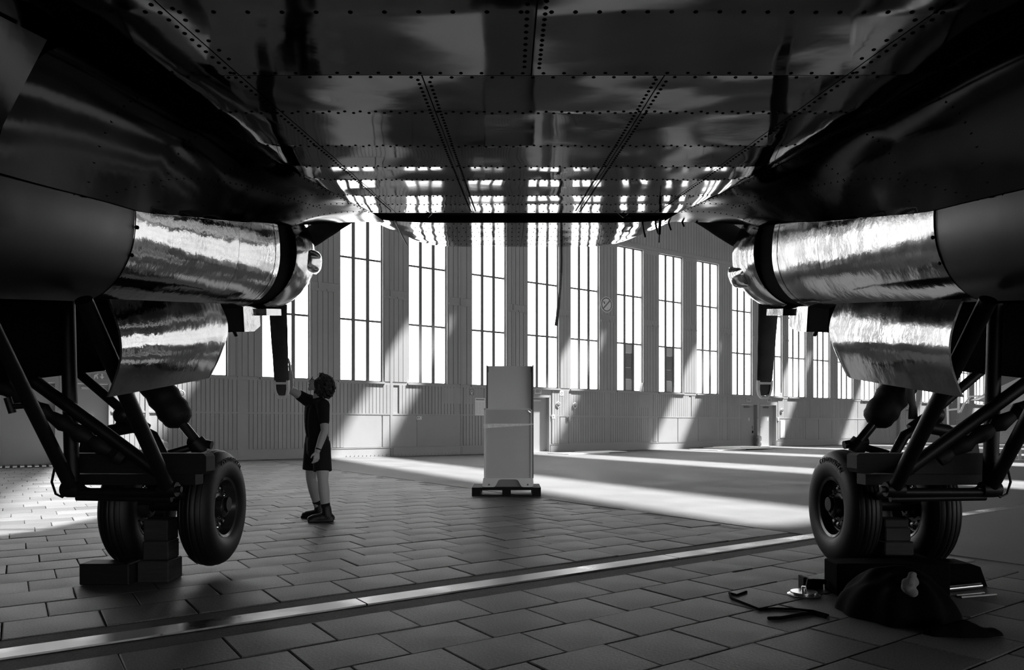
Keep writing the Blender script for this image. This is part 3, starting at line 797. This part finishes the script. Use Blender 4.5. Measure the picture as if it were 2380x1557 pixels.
    for p in (No, Ni):
        MB().lathe([(0, -.06), (.05, -.06), (.055, -.03), (.055, .03), (.05, .06), (0, .06)], p, (1, 0, 0), 16).build('node_fitting', 'steel_black', plane, smooth=True, tf=W2L)
        MB().lathe([(0, .062), (.022, .062), (.022, .09), (0, .09)], p, (-sgn, 0, 0), 6).build('bolt', 'steel_black', plane, tf=W2L)
    # clamp on the outer brace, wrapped hose under the long brace, loose cable
    cpt = No.lerp(Vector((X(.33), 4.02, 1.89)), .48)
    MB().tube([cpt, cpt+Vector((sgn*.10, -.02, -.01))], .018).tube([cpt+Vector((sgn*.10, -.02, -.05)), cpt+Vector((sgn*.125, -.03, .045))], .022).build('clamp', 'steel_black', s2, smooth=True, tf=W2L)
    a_, b_ = Ni+Vector((sgn*.30, .0, .20)), Vector((X(.92), 4.66, 1.58))
    MB().tube([a_.lerp(b_, k/24) for k in range(25)], [.045+.012*math.sin(k*2.2)+.01*random.random() for k in range(25)], 10).build('hose_wrap', 'boot', plane, smooth=True, tf=W2L)
    MB().tube([No+Vector((sgn*.02, -.02, -.02)), No+Vector((sgn*.05, -.03, -.05)), No+Vector((sgn*.10, -.02, -.03)), No+Vector((sgn*.14, 0, .05)), No+Vector((sgn*.14, .03, .14))], .008, 8).build('cable', 'steel_black', plane, smooth=True, tf=W2L)
    # rear yoke
    yk = Vector((X(.36), 5.6, 1.24))
    MB().ball(yk, .075, 14, 10).tube([yk, (X(.20), 5.62, 1.12)], .06).build('yoke_joint', 'steel_black', plane, smooth=True, tf=W2L)
    arch = [(X(.62), 5.6, .93), (X(.58), 5.6, 1.02), (X(.45), 5.6, 1.12), (X(.28), 5.6, 1.15), (X(.13), 5.6, 1.08), (X(.03), 5.6, .90)]
    MB().tube(arch, [.05, .06, .05, .05, .04, .035], 12).build('yoke', 'steel_black', plane, smooth=True, tf=W2L)
    strut('link', yk, (X(.55), 5.62, .85), .028)
    MB().hexa((X(.60), 5.58, 1.0), (.06, 0, 0), (0, .05, 0), (sgn*-.02, 0, .13)).build('bracket', 'steel_black', plane, tf=W2L)
    # shock strut with leather boot, lower fork and axle
    B0, B1, R1 = Vector((X(.42), 5.9, 1.72)), Vector((X(.035), 5.9, 1.165)), Vector((X(-.10), 5.9, 1.0))
    pts = [B0.lerp(B1, k/20) for k in range(21)]
    rr = [.085+.04*min(1, k/8)+.007*math.sin(k*1.7) for k in range(19)]+[.10, .05]
    boot = MB().tube(pts, rr, 18).build('shock_boot', 'boot', plane, smooth=True, tf=W2L)
    MB().lathe([(.118, -.012), (.126, 0), (.118, .012)], B0.lerp(B1, .62), B1-B0, 20).build('boot_strap', 'steel_black', boot, smooth=True, tf=W2L)
    MB().lathe([(.112, -.012), (.12, 0), (.112, .012)], B0.lerp(B1, .42), B1-B0, 20).build('boot_strap', 'steel_black', boot, smooth=True, tf=W2L)
    if sgn > 0:
        rp = Vector((X(.245), 5.72, 1.52))
        MB().tube([rp, rp+Vector((-.005, 0, -.12)), rp+Vector((.01, -.01, -.20)), rp+Vector((.012, -.01, -.23)), rp+Vector((.015, -.01, -.31))], [.035, .036, .024, .03, .036], 9).build('hanging_rag', 'cloth', plane, smooth=True, tf=W2L)
    strut('shock_rod', B1, R1, .038, 'hub')
    MB().tube([R1+Vector((sgn*.03, -.02, .03)), R1+Vector((-sgn*.03, .0, -.05))], [.075, .08], 10).tube([R1+Vector((-sgn*.10, 0, 0)), R1+Vector((sgn*.09, 0, .03))], .035, 10).build('knuckle', 'steel_black', plane, smooth=True, tf=W2L)
    strut('fork_arm', R1, (X(.20), 5.75, .90), .03)
    strut('fork_arm', R1+Vector((0, 0, -.03)), (X(-.02), 5.75, .60), .035)
    strut('fork_arm', R1+Vector((-sgn*.03, 0, -.03)), (X(-.13), 5.75, .56), .032)
    strut('axle', (X(-.42), 5.7, .54), (X(.42), 5.7, .54), .055)
    strut('drag_tube', Ni, (X(-.16), 5.65, .56), .03, 'steel_black')
    strut('drag_tube', No, (X(.16), 5.65, .56), .03)
    # wheels
    for so_, nm in ((-.30, 'in'), (.285, 'out')):
        c = Vector((X(so_), 5.7, .515)); ax = Vector((-sgn, 0, 0))     # hub face towards the centre line
        R_, hb = .455, .115
        tp = [(.235, hb*.80), (.262, hb*.98), (.31, hb*1.06), (.36, hb*1.05), (.40, hb*.93), (.428, hb*.74), (.436, hb*.66), (.434, hb*.62), (.447, hb*.45), (.4475, hb*.36), (.441, hb*.33), (.4475, hb*.30), (.455, hb*.12), (.4555, hb*.05), (.449, 0)]
        prof = tp+[(r_, -h_) for r_, h_ in reversed(tp[:-1])]
        tyre = MB().lathe(prof, c, ax, 72).build('tyre', 'rubber', plane, smooth=True, tf=W2L, angle=math.radians(55))
        rim = [(.0, .02), (.07, .02), (.09, .035), (.12, .030), (.19, .025), (.205, .05), (.215, .09), (.235, .098), (.246, .088), (.238, .06), (.238, -.09)]
        hubo = MB().lathe(rim, c, ax, 48).build('wheel_rim', 'hub', tyre, smooth=True, tf=W2L)
        for k in range(12):
            a = 2*PI*k/12; e1 = Vector((0, math.cos(a), math.sin(a))); e2 = Vector((0, -math.sin(a), math.cos(a)))
            MB().lathe([(0, .012), (.012, .010), (.02, 0)], c+ax*.030+e1*.157, ax, 10).build('rim_boss', 'chrome', hubo, smooth=True, tf=W2L) if k % 2 else None
            P = [[c+ax*(.022+.028*math.sin(PI*i/6))+e1*(.10+.085*i/6)+e2*(.014*j) for j in (-1, -.5, .5, 1)] for i in range(7)]
            MB().grid(P).grid([[p-ax*.03 for p in r_] for r_ in P]).build('rim_rib', 'hub', hubo, smooth=True, tf=W2L)
        MB().lathe([(.085, .03), (.08, .085), (.06, .10), (.045, .10), (.04, .085), (0, .085)], c, ax, 24).build('hub_cap', 'hub', hubo, smooth=True, tf=W2L)
        if nm == 'in':                                                  # raised lettering on the sidewall
            vs_t, fs_t = text_mesh('CONTINENTAL', .060, .003)
            e_y = Vector((0, 1, 0)); sg = 1 if sgn < 0 else -1
            pv = []
            for p in vs_t:
                th = p.x/.375; rad = .372+p.y
                yy = math.sin(th)*sg*-1 if sgn > 0 else math.sin(th)
                a0 = .15
                ang = th*(-1 if sgn > 0 else 1)
                y_ = math.sin(ang+a0*(-1 if sgn > 0 else 1)); z_ = math.cos(ang+a0*(-1 if sgn > 0 else 1))
                pv.append(c+ax*(hb*1.035+p.z)+Vector((0, y_*rad, z_*rad)))
            MB().add(pv, fs_t).build('sidewall_lettering', 'rubber', tyre, tf=W2L)
# small fittings under the nose edge: aerial pin, rod, hanging pins, streamer
MB().tube([(1.36, 7.5, .95), (1.36, 7.52, .80)], .014).tube([(1.36, 7.52, .80), (1.36, 7.52, .72)], .006).build('drain_pin', 'steel_black', plane, smooth=True, tf=A2L)
MB().tube([(-1.42, 8.2, 1.02), (-1.36, 8.4, .86), (-1.32, 8.45, .78)], .007).build('wire_rod', 'steel', plane, smooth=True, tf=A2L)
for k in range(7):
    u = 1.30+.13*k; w = .985+.02*k
    MB().tube([(u, 8.2-.05*k, w+.05), (u+.02, 8.22-.05*k, w-.05), (u+.045, 8.22-.05*k, w-.14+.012*k)], .010).build('hanging_pin', 'steel_black', plane, smooth=True, tf=A2L)
def at(px, py, Y): return Vector(((px-1190)/F_PX*Y, Y, CAM_H+(990-py)/F_PX*Y))
P = []
for k in range(25):
    f = k/24; py = 545+212*f; px = 1304-7*f**3*1.4+1.5*math.sin(f*5)
    hw = .016+.012*f**4
    c = at(px, py, 11.2); P.append([c+Vector((-hw, .0, 0)), c+Vector((hw, .004, 0))])
st = MB().grid(P).grid([[p+Vector((0, .002, 0)) for p in r] for r in P]).build('streamer', 'cab_e', plane, tf=W2L)
vs_t, fs_t = text_mesh('REMOVE BEFORE FLIGHT', .034, .0006)
def on_streamer(p):
    py = 662-(-p.x)*F_PX/11.2*0 - p.x*F_PX/11.2; f = max(0, min(1, (py-545)/212)); px = 1304-7*f**3*1.4+1.5*math.sin(f*5)
    return at(px, py, 11.2)+Vector((p.y-.0, -.004-p.z, 0))
MB().add([on_streamer(Vector((p.x, -p.y*-1*-1, p.z))) for p in vs_t], fs_t).build('streamer_lettering', 'lightink', st, tf=W2L)

# ------------------------------------------------------------------ supports under the wheels
def timber(name, label, cat, boxes, m='wood', group=None, names=None):
    r = empty(name, (sum(b[0]+b[1] for b in boxes)/2/len(boxes), sum(b[2]+b[3] for b in boxes)/2/len(boxes), min(b[4] for b in boxes)))
    tag(r, label, cat, group)
    for i, b in enumerate(boxes):
        me = MB().box(*b).build(names[i] if names else 'block', m, r, tf=base_at(r))
        bv = me.modifiers.new('b', 'BEVEL'); bv.width = .008; bv.segments = 1
    return r
timber('timber_post', 'stacked timber post between the left gear tyres', 'timber post', [(-2.76, -2.53, 5.32, 5.55, .0, .16), (-2.74, -2.55, 5.36, 5.54, .16, .30), (-2.74, -2.56, 5.37, 5.55, .30, .46)], 'wood')
timber('timber_sleeper', 'dark timber sleeper on the slabs under the left gear', 'timber', [(-3.14, -2.78, 5.24, 5.42, 0, .155)], 'wood_d')
timber('timber_post', 'stacked timber post between the right gear tyres', 'timber post', [(2.755, 2.97, 5.34, 5.55, .197, .30), (2.77, 2.96, 5.36, 5.54, .30, .40), (2.77, 2.95, 5.37, 5.55, .40, .46)], 'wood')
timber('jack_base', 'black block base under the right gear post', 'block', [(2.21, 2.98, 4.91, 5.12, 0, .22), (2.75, 3.05, 5.125, 5.66, 0, .196)], 'tarp')
for s_, lb in ((-1, 'dark timber beam lashed across the left landing gear'), (1, 'dark timber beam lashed across the right landing gear')):
    g = .13+s_*2.78
    r = tag(empty('gear_beam', (g, 5.08, .74)), lb, 'timber beam', 'beams across the landing gear')
    q = MB().prism([(-.52, .86), (-.50, .83), (.50, .82), (.53, .84), (.53, .945), (.51, .965), (-.50, .965), (-.52, .95)], (1, 0, 0), (0, 0, 1), (g, 5.16, 0), (0, -.15, 0)).build('beam', 'wood_d', r, tf=base_at(r))
    MB().prism([(-.42, .74), (.42, .74), (.42+.10*(s_ > 0), .815), (-.42-.10*(s_ < 0), .815)], (1, 0, 0), (0, 0, 1), (g, 5.22, 0), (0, -.13, 0)).build('lower_plank', 'wood_d', r, tf=base_at(r))
r = tag(empty('timber_plank', (3.2, 5.3, 0)), 'black block with a sloped end right of the right gear base', 'plank')
MB().prism([(3.06, 0), (3.42, 0), (3.37, .14), (3.30, .165), (3.06, .165)], (1, 0, 0), (0, 0, 1), (0, 5.40, 0), (0, -.2, 0)).build('plank', 'tarp', r, tf=base_at(r))
# tarpaulin heap
def heap(name, label, cx, cy, rx, ry, h, m, seed, pts=(72, 28)):
    mb = MB(); P = []
    for i in range(pts[1]+1):
        f = i/pts[1]; r = []
        for k in range(pts[0]):
            a = 2*PI*k/pts[0]; rad = f*(1+.13*noise.noise(Vector((math.cos(a)*1.6, math.sin(a)*1.6, seed)))+.05*math.sin(a*9+seed)*f)
            x, y = cx+rx*rad*math.cos(a), cy+ry*rad*math.sin(a)
            z = h*(1-f**2.2)**.6 if f < 1 else 0
            z = max(.003, z*(1+.35*noise.noise(Vector((x*4, y*4, seed))))+.035*noise.noise(Vector((x*9, y*9, seed+3)))*(1-f**6))
            r.append((x, y, z))
        P.append(r)
    rings = mb.grid(P, closed_v=True)
    return tag(mb.build(name, m, None, smooth=True), label, 'tarpaulin')
heap('tarpaulin', 'heap of black tarpaulin crumpled before the right gear', 2.37, 4.46, .33, .36, .28, 'tarp', 2.0)
heap('tarpaulin', 'trailing black tarpaulin end on the floor at lower right', 2.49, 4.00, .22, .07, .07, 'tarp', 5.0)
# knotted rag, disc, wedge, tubes, cable
mb = MB()
for k in range(14):
    a = random.uniform(0, 6.28); mb.ball((2.24+.02*math.cos(a), 4.06+.01*math.sin(a*2), .26+.03*math.sin(a)+random.uniform(-.02, .02)), random.uniform(.02, .03), 10, 6)
mb.ball((2.255, 4.07, .32), .02, 8, 6, (1.3, 1, .8)); mb.ball((2.25, 4.1, .24), .04, 10, 8)
tag(remeshed(mb, 'rag_knot', 'cloth', .006, 2), 'knotted pale rag on the black tarpaulin heap', 'rag')
c = Vector((1.99, 4.93, 0))
r = tag(empty('metal_disc', c), 'round machined metal disc with a centre pin on the floor', 'metal disc')
MB().lathe([(0, .0), (.105, 0), (.107, .008), (.085, .014), (.088, .022), (.086, .028), (0, .028)], c, (0, 0, 1), 40).build('disc', 'steel', r, smooth=True, tf=base_at(r))
MB().lathe([(.016, .028), (.016, .06), (.014, .063), (0, .063)], c, (0, 0, 1), 16).build('pin', 'steel', r, smooth=True, tf=base_at(r))
r = tag(empty('wooden_wedge', (2.12, 5.05, 0)), 'wooden wedge with a dark pipe stub behind the metal disc', 'wedge')
MB().prism([(2.06, 0), (2.20, 0), (2.20, .035), (2.08, .085), (2.06, .085)], (1, 0, 0), (0, 0, 1), (0, 5.20, 0), (0, -.09, 0)).build('wedge', 'wood', r, tf=base_at(r))
MB().tube([(2.07, 5.06, .02), (2.08, 5.06, .075), (2.11, 5.06, .07), (2.195, 5.06, .065)], .018, 10).build('pipe_stub', 'steel_black', r, smooth=True, tf=base_at(r))
tag(MB().tube([(3.0, 5.02, .022), (3.33, 5.14, .022)], .020, 12).build('steel_tube', 'steel', smooth=True), 'thick steel tube on the floor behind the right tarpaulin', 'tube')
for k, lb in ((0, 'rear thin rod on the floor at lower right'), (1, 'front thin rod on the floor at lower right')):
    tag(MB().tube([(3.0, 4.88-.05*k, .009), (3.24+.05*k, 4.96-.05*k, .009)], .008, 8).build('steel_rod', 'steel', smooth=True), lb, 'rod')
def floor_pt(px, py, z=.008):
    Y = F_PX*(CAM_H-z)/(py-990); return Vector(((px-1190)/F_PX*Y, Y, z))
cp = [(1735, 1375), (1712, 1383), (1695, 1378), (1700, 1390), (1730, 1402), (1765, 1416), (1800, 1414), (1850, 1416), (1890, 1420), (1925, 1430)]
tag(MB().tube([floor_pt(*p) for p in cp], .008, 8).build('cable', 'tarp', smooth=True), 'thin black cable looping left of the tarpaulin heap', 'cable')
cp = [(1785, 1437), (1815, 1436), (1850, 1430), (1890, 1424), (1920, 1434)]
tag(MB().tube([floor_pt(*p) for p in cp], .011, 8).build('cable', 'tarp', smooth=True), 'thicker black cable end left of the tarpaulin heap', 'cable')

# ------------------------------------------------------------------ cabinet on its pallet
py0 = 11.88
pal = tag(empty('pallet', (-.09, py0+.4, 0)), 'dark wooden pallet carrying the grey cabinet', 'pallet')
tp = base_at(pal)
for x in (-.66, -.16, .335):
    for y in (0, .33, .66): MB().box(x, x+.14, py0+y, py0+y+.14, .022, .10).build('block', 'wood_d', pal, tf=tp)
    MB().box(x, x+.14, py0, py0+.8, 0, .022).build('bottom_board', 'wood_d', pal, tf=tp)
for y in (0, .33, .66): MB().box(-.66, .475, py0+y, py0+y+.14, .10, .122).build('stringer', 'wood_d', pal, tf=tp)
for y in (0, .165, .33, .495, .66): MB().box(-.66, .475, py0+y, py0+y+.135, .122, .144).build('deck_board', 'wood_d', pal, tf=tp)
cab = tag(empty('cabinet', (-.055, py0+.3, .144)), 'tall grey metal cabinet strapped with film on a pallet', 'cabinet')
tc_ = base_at(cab)
x0, x1, yf = -.462, .358, py0+.12
MB().box(x0+.03, x1-.01, yf+.1, yf+.55, .29, 2.14).build('body', 'cab', cab, tf=tc_)
MB().box(x0, x1-.02, yf, yf+.1, .29, 1.437).build('lower_panel', 'cab', cab, tf=tc_)
for a, b in ((x0-.004, x0+.022), (x1-.05, x1-.02)): MB().box(a, b, yf-.02, yf+.02, .28, 1.445).build('edge_strip', 'cab2', cab, tf=tc_)
MB().box(x0, x1-.02, yf-.02, yf+.02, 1.43, 1.447).build('edge_strip', 'cab2', cab, tf=tc_)
MB().box(x1-.02, x1+.0, yf-.03, yf+.5, .29, 2.165).build('side_rail', 'cab_e', cab, tf=tc_)
MB().box(x0+.035, x0+.055, yf+.03, yf+.5, 1.437, 2.165).build('side_rail', 'cab_e', cab, tf=tc_)
MB().box(x0+.06, x1-.03, yf+.06, yf+.1, 1.437, 2.155).build('upper_panel', 'cab2', cab, tf=tc_)
for x in (x0+.045, x1-.045): MB().box(x, x+.025, yf+.03, yf+.06, 2.05, 2.15).build('hinge', 'cab_e', cab, tf=tc_)
MB().prism([(x1-.10, 1.42), (x1-.06, 1.40), (x1-.04, 1.37), (x1-.075, 1.385)], (1, 0, 0), (0, 0, 1), (0, yf-.012, 0), (0, -.02, 0)).build('latch', 'chrome', cab, tf=tc_)
P = []
for k in range(40):
    f = k/39; x = x0-.012+(x1-x0+.012)*f; P.append([(x, yf-.026-.006*random.random(), z) for z in (1.115+.055*f+.004*random.random(), 1.145+.035*f, 1.17+.01*f+.003*random.random(), 1.195-.002*f)])
MB().grid(P).build('film_band', 'film', cab, smooth=True, tf=tc_)
arc = [(-.492, .165), (-.475, .15), (-.44, .1455), (-.31, .1455), (-.285, .153), (-.265, .18), (-.225, .255), (-.20, .268), (-.17, .272), (.045, .272), (.075, .268), (.10, .255), (.14, .18), (.16, .153), (.185, .1455), (.30, .1455), (.335, .15), (.352, .165), (.355, .20), (.35, .295), (-.475, .295)]
MB().prism(arc, (1, 0, 0), (0, 0, 1), (0, yf-.05, 0), (0, .03, 0)).build('base_skirt', 'white', cab, tf=tc_)
MB().box(-.45, .33, yf, yf+.5, .146, .288).build('base', 'cab_e', cab, tf=tc_)
for x in (-.38, .26): MB().lathe([(0, .006), (.014, .005), (.016, 0)], (x, yf-.05, .185), (0, -1, 0), 12).build('screw', 'cab_e', cab, tf=tc_)

# ------------------------------------------------------------------ person
px_ = empty('person', (-2.37, 8.9, 0)); tag(px_, 'person in black t-shirt and shorts reaching up to a propeller blade', 'person')
tpx = base_at(px_)
FW = Vector((-.75, -.66, 0)).normalized(); LF = Vector((.66, -.75, 0)).normalized()   # facing, left
Rs, Ls = Vector((-2.545, 8.99, 1.475)), Vector((-2.285, 8.74, 1.405))
pel = Vector((-2.385, 8.87, .92)); neck = (Rs+Ls)/2+Vector((.025, .01, .055)); head = Vector((-2.365, 8.86, 1.655))
HF = Vector((-.80, -.22, .56)).normalized()                            # where the face points (tilted up)
HU = (Vector((0, 0, 1))-HF*HF.z).normalized(); HL = HU.cross(HF)
Re, Rw = Vector((-2.70, 8.76, 1.605)), Vector((-2.628, 8.57, 1.785))
Le, Lw = Vector((-2.245, 8.66, 1.10)), Vector((-2.315, 8.60, .855))
Lh, Lk, La = Vector((-2.315, 8.80, .90)), Vector((-2.285, 8.73, .50)), Vector((-2.245, 8.74, .10))
Rh, Rk, Ra = Vector((-2.465, 8.95, .90)), Vector((-2.495, 8.98, .51)), Vector((-2.425, 9.07, .10))
def limb(mb, pts, rs, seg=14):
    for (p, r) in zip(pts, rs): mb.ball(p, r, 14, 10)
    mb.tube(pts, rs, seg)
body = MB()
limb(body, [Rs, Rs.lerp(Re, .5), Re, Re.lerp(Rw, .35), Rw], [.060, .054, .046, .046, .031])
limb(body, [Ls, Ls.lerp(Le, .5), Le, Le.lerp(Lw, .35), Lw], [.060, .055, .046, .047, .032])
limb(body, [Lh, Lh.lerp(Lk, .5), Lk, Lk.lerp(La, .35), La], [.095, .088, .064, .068, .042])
limb(body, [Rh, Rh.lerp(Rk, .5), Rk, Rk.lerp(Ra, .35), Ra], [.095, .088, .064, .068, .042])
limb(body, [pel, pel.lerp(neck, .5), neck+Vector((.01, .01, -.16))], [.11, .10, .085])
limb(body, [neck, neck.lerp(head, .5)+Vector((.0, 0, 0)), head-HU*.03-HF*.02], [.055, .054, .06])
body.ball(head-HF*.01+HU*.02, .092, 18, 14, (1.0, .88, 1.08))
for d, f, r in ((-.055, .055, .045), (-.095, .065, .028), (-.02, .075, .04)): body.ball(head+HU*d+HF*f, r, 12, 8)
nose = [head+HU*.01+HF*.10, head-HU*.025+HF*.122]; limb(body, nose, [.010, .015])
for s in (-1, 1):
    body.ball(head+HL*(.088*s)-HU*.01-HF*.012, .026, 10, 8, (.5, .9, 1.2))
body.ball(head-HU*.062+HF*.098, .014, 10, 6)
def hand(mb, wrist, dirv, palm_n, side, curl, spread=.0):
    d = dirv.normalized(); pn = (palm_n-d*palm_n.dot(d)).normalized(); sd = d.cross(pn).normalized()*side
    c = wrist+d*.05
    for k in range(4):
        limb(mb, [wrist+sd*(.006*(k-1.5)), wrist+d*.085+sd*(.019*(k-1.5))], [.018, .0135], 8)
    for k, L_ in enumerate((.075, .085, .08, .062)):
        b = wrist+d*.088+sd*(.019*(k-1.5)); cu = curl*(1+.15*k)
        d1 = (d*math.cos(cu)+pn*math.sin(cu)); d2_ = (d*math.cos(cu*2)+pn*math.sin(cu*2)); d3 = (d*math.cos(cu*2.7)+pn*math.sin(cu*2.7))
        p1 = b+d1*L_*.45; p2 = p1+d2_*L_*.32; p3 = p2+d3*L_*.26
        limb(mb, [b, p1, p2, p3], [.0095, .009, .0082, .0068], 8)
    tb = wrist+d*.025-sd*.028; t1 = tb+(d*.7-sd*.6+pn*.25).normalized()*.042; t2 = t1+(d*.9-sd*.2+pn*.3).normalized()*.032
    limb(mb, [tb, t1, t2], [.013, .011, .008], 8)
hand(body, Rw, Vector((-.02, -.12, 1)), Vector((-1, -.1, 0)), 1, .10)
hand(body, Lw, Vector((-.10, -.12, -1)), Vector((-.5, .5, 0)), 1, .38)
bo = remeshed(body, 'body', 'skin', .0062, 3, px_, tpx)
sh = MB()
up1 = pel+Vector((.0, 0, .05)); ch = (Rs+Ls)/2+Vector((.01, .01, -.09))
AX = (Ls-Rs).normalized()
for f in [k/10 for k in range(11)]:
    c = up1.lerp(ch, f)+FW*(.012*math.sin(PI*f)); wdt = .165+.02*f; dp = .112+.012*math.sin(PI*f)
    for k in range(10):
        a = 2*PI*k/10; ax_ = LF.lerp(AX, f); sh.ball(c+ax_*(math.cos(a)*(wdt-.06))+FW*(math.sin(a)*(dp-.06)), .064, 10, 7)
    sh.ball(c, .10, 10, 8)
limb(sh, [Rs+Vector((.03, -.02, -.01)), Rs, Rs.lerp(Re, .40)], [.085, .078, .066]); limb(sh, [Ls, Ls.lerp(Le, .35), Ls.lerp(Le, .62)], [.082, .072, .066])
limb(sh, [Rs, neck+Vector((0, 0, -.045)), Ls], [.07, .068, .07])
limb(sh, [up1+LF*-.1+Vector((-.03, -.02, .04)), up1+LF*-.13+Vector((-.05, -.02, -.09))], [.07, .055])
remeshed(sh, 't_shirt', 'shirt', .009, 3, px_, tpx)
so2 = MB()
limb(so2, [pel+Vector((0, 0, .06)), pel+Vector((0, 0, -.06))], [.13, .13])
for hpt, kn in ((Lh, Lk), (Rh, Rk)):
    lim = hpt.lerp(kn, .73)
    limb(so2, [hpt+Vector((0, 0, .03)), hpt.lerp(kn, .4)], [.105, .108]); so2.tube([hpt.lerp(kn, .3), hpt.lerp(kn, .55), lim], [.108, .110, .112], 20)
for k in range(8):
    a = 2*PI*k/8; limb(so2, [pel+LF*(.085*math.cos(a))+FW*(.04*math.sin(a))+Vector((0, 0, .07)), pel+LF*(.085*math.cos(a))+FW*(.04*math.sin(a))+Vector((0, 0, -.08))], [.085, .085], 10)
remeshed(so2, 'shorts', 'shorts', .009, 2, px_, tpx)
for an, kn, yaw in ((La, Lk, Vector((-.97, -.25, 0))), (Ra, Rk, Vector((-.98, .1, 0)))):
    yaw = yaw.normalized(); f = MB(); base = Vector((an.x, an.y, 0))
    limb(f, [base+Vector((0, 0, .165)), base+Vector((0, 0, .07))-yaw*.01], [.058, .062])
    limb(f, [base-yaw*.05+Vector((0, 0, .045)), base+yaw*.06+Vector((0, 0, .05)), base+yaw*.15+Vector((0, 0, .04)), base+yaw*.185+Vector((0, 0, .035))], [.052, .058, .050, .040])
    f.hexa(base+yaw*.065+Vector((0, 0, .016)), yaw*.15, Vector((-yaw.y, yaw.x, 0))*.05, (0, 0, .016))
    remeshed(f, 'shoe', 'shoe', .008, 2, px_, tpx)
    MB().tube([an+Vector((0, 0, .05)), an.lerp(kn, .30)], [.052, .056], 16).build('sock', 'shirt', px_, smooth=True, tf=tpx)
hr = MB(); rnd = random.Random(3)
for k in range(900):
    a = rnd.uniform(0, 2*PI); b = rnd.uniform(-1, 1); s = math.sqrt(1-b*b)
    d = HF*(s*math.cos(a))+HL*(s*math.sin(a))+HU*b
    if d.dot(HF) > .42 and d.dot(HU) < .62: continue
    if d.dot(HF) > .15 and d.dot(HU) < -.1: continue
    rad = .122+.038*max(0, -d.dot(HF))+rnd.uniform(-.008, .014)
    hr.ball(head-HF*.02+HU*.025+d*rad+Vector((0, 0, -.02*max(0, -d.dot(HF)))), rnd.uniform(.009, .017), 7, 5)
hr.ball(head-HF*.03+HU*.03, .112, 16, 12)
for k in range(60):
    d = -HF*rnd.uniform(.06, .12)-HU*rnd.uniform(.03, .11)+HL*rnd.uniform(-.085, .085); hr.ball(head+d, rnd.uniform(.016, .028), 7, 5)
remeshed(hr, 'hair', 'hair', .006, 1, px_, tpx)
gl = MB()
for s in (-1, 1):
    c = head+HU*.018+HF*.118+HL*(.036*s)
    gl.lathe([(.026, -.002), (.030, -.002), (.030, .002), (.026, .002), (.026, -.002)], c, HF, 20)
    gl.tube([c+HL*(.03*s), head+HU*.015+HL*(.092*s)-HF*.01], .003, 6)
gl.tube([head+HU*.022+HF*.12+HL*-.01, head+HU*.022+HF*.12+HL*.01], .003, 6)
gl.build('glasses', 'steel_black', px_, tf=tpx)
for s in (-1, 1):
    MB().lathe([(0, .003), (.02, .002), (.027, 0)], head+HU*.018+HF*.118+HL*(.036*s), HF, 16).build('lens', 'lens', px_, smooth=True, tf=tpx)
MB().lathe([(.033, -.008), (.036, -.008), (.036, .008), (.033, .008)], Lw.lerp(Le, .10), Le-Lw, 18).build('wristband', 'steel_black', px_, smooth=True, tf=tpx)

# ------------------------------------------------------------------ things further off
r = tag(empty('work_platform', (14.2, 22.2, 0)), 'pale tubular step ladder platform beyond the right gear', 'ladder')
tl = base_at(r); q = lambda *p: MB().tube(list(p), .028, 8)
def lp(px, py, dy=0): return at(px, py, 22.2+dy)
for dy in (0, 1.0):
    q(lp(2204, 1008, dy), lp(2202, 925, dy), lp(2214, 858, dy), lp(2232, 856, dy)).build('rail', 'white', r, smooth=True, tf=tl)
    q(lp(2228, 960, dy), lp(2228, 880, dy)).build('rail', 'white', r, smooth=True, tf=tl)
    q(lp(2232, 1048, dy), lp(2244, 1002, dy), lp(2285, 1002, dy)).build('leg', 'white', r, smooth=True, tf=tl)
    q(lp(2238, 1010, dy), lp(2266, 1075, dy)).build('leg', 'white', r, smooth=True, tf=tl)
    q(lp(2232, 958, dy), lp(2240, 940, dy), lp(2256, 921, dy), lp(2290, 920, dy)).build('rail', 'white', r, smooth=True, tf=tl)
q(lp(2202, 953), lp(2228, 950)).build('rung', 'white', r, smooth=True, tf=tl)
MB().hexa(lp(2262, 990, .5), (.42, 0, 0), (0, .5, 0), (0, 0, .03)).build('platform', 'wingfar', r, tf=tl)
r = tag(empty('far_wing', (18, 24.5, 0)), 'grey wing of another parked aircraft at the far right', 'aircraft wing')
MB().prism([(16.0, 2.05), (22, 1.35), (22, 3.6), (18.5, 3.2)], (1, 0, 0), (0, 0, 1), (0, 24.8, 0), (0, .45, 0)).build('wing_panel', 'wingfar', r, tf=base_at(r))
struct(MB().hexa((32.5, 45.6, 1.6), (1.9, 0, 0), (0, .2, 0), (0, 0, 1.6)).build('wall_brick', 'brick'))
r = tag(empty('support_post', (at(2370, 1032, 24.5).x, 24.5, 0)), 'slim pale post under the far parked wing', 'post')
b0 = at(2370, 950, 24.5); MB().tube([(b0.x, 24.5, 0), b0], .05, 10).build('post', 'wingfar', r, smooth=True, tf=base_at(r))
MB().box(b0.x-.12, b0.x+.12, 24.35, 24.65, 0, .03).build('foot', 'wingfar', r, tf=base_at(r))
mb = MB()
for k in range(26):
    mb.ball(W(-13.6+random.uniform(-.10, .10), .28+random.uniform(-.06, .06), .12+random.uniform(0, .55)), random.uniform(.08, .12), 8, 6)
tag(remeshed(mb, 'plastic_bundle', 'plastic_bag', .03, 1), 'pale plastic-wrapped bundle against the wall behind the left gear', 'bundle')
mb = MB()
for k in range(26):
    mb.ball(W(16.42+random.uniform(-.12, .08), .18+random.uniform(-.05, .05), .12+random.uniform(0, .5)), random.uniform(.08, .12), 8, 6)
tag(remeshed(mb, 'plastic_bundle', 'plastic_bag', .03, 1), 'pale plastic-wrapped bundle between the double doors', 'bundle')
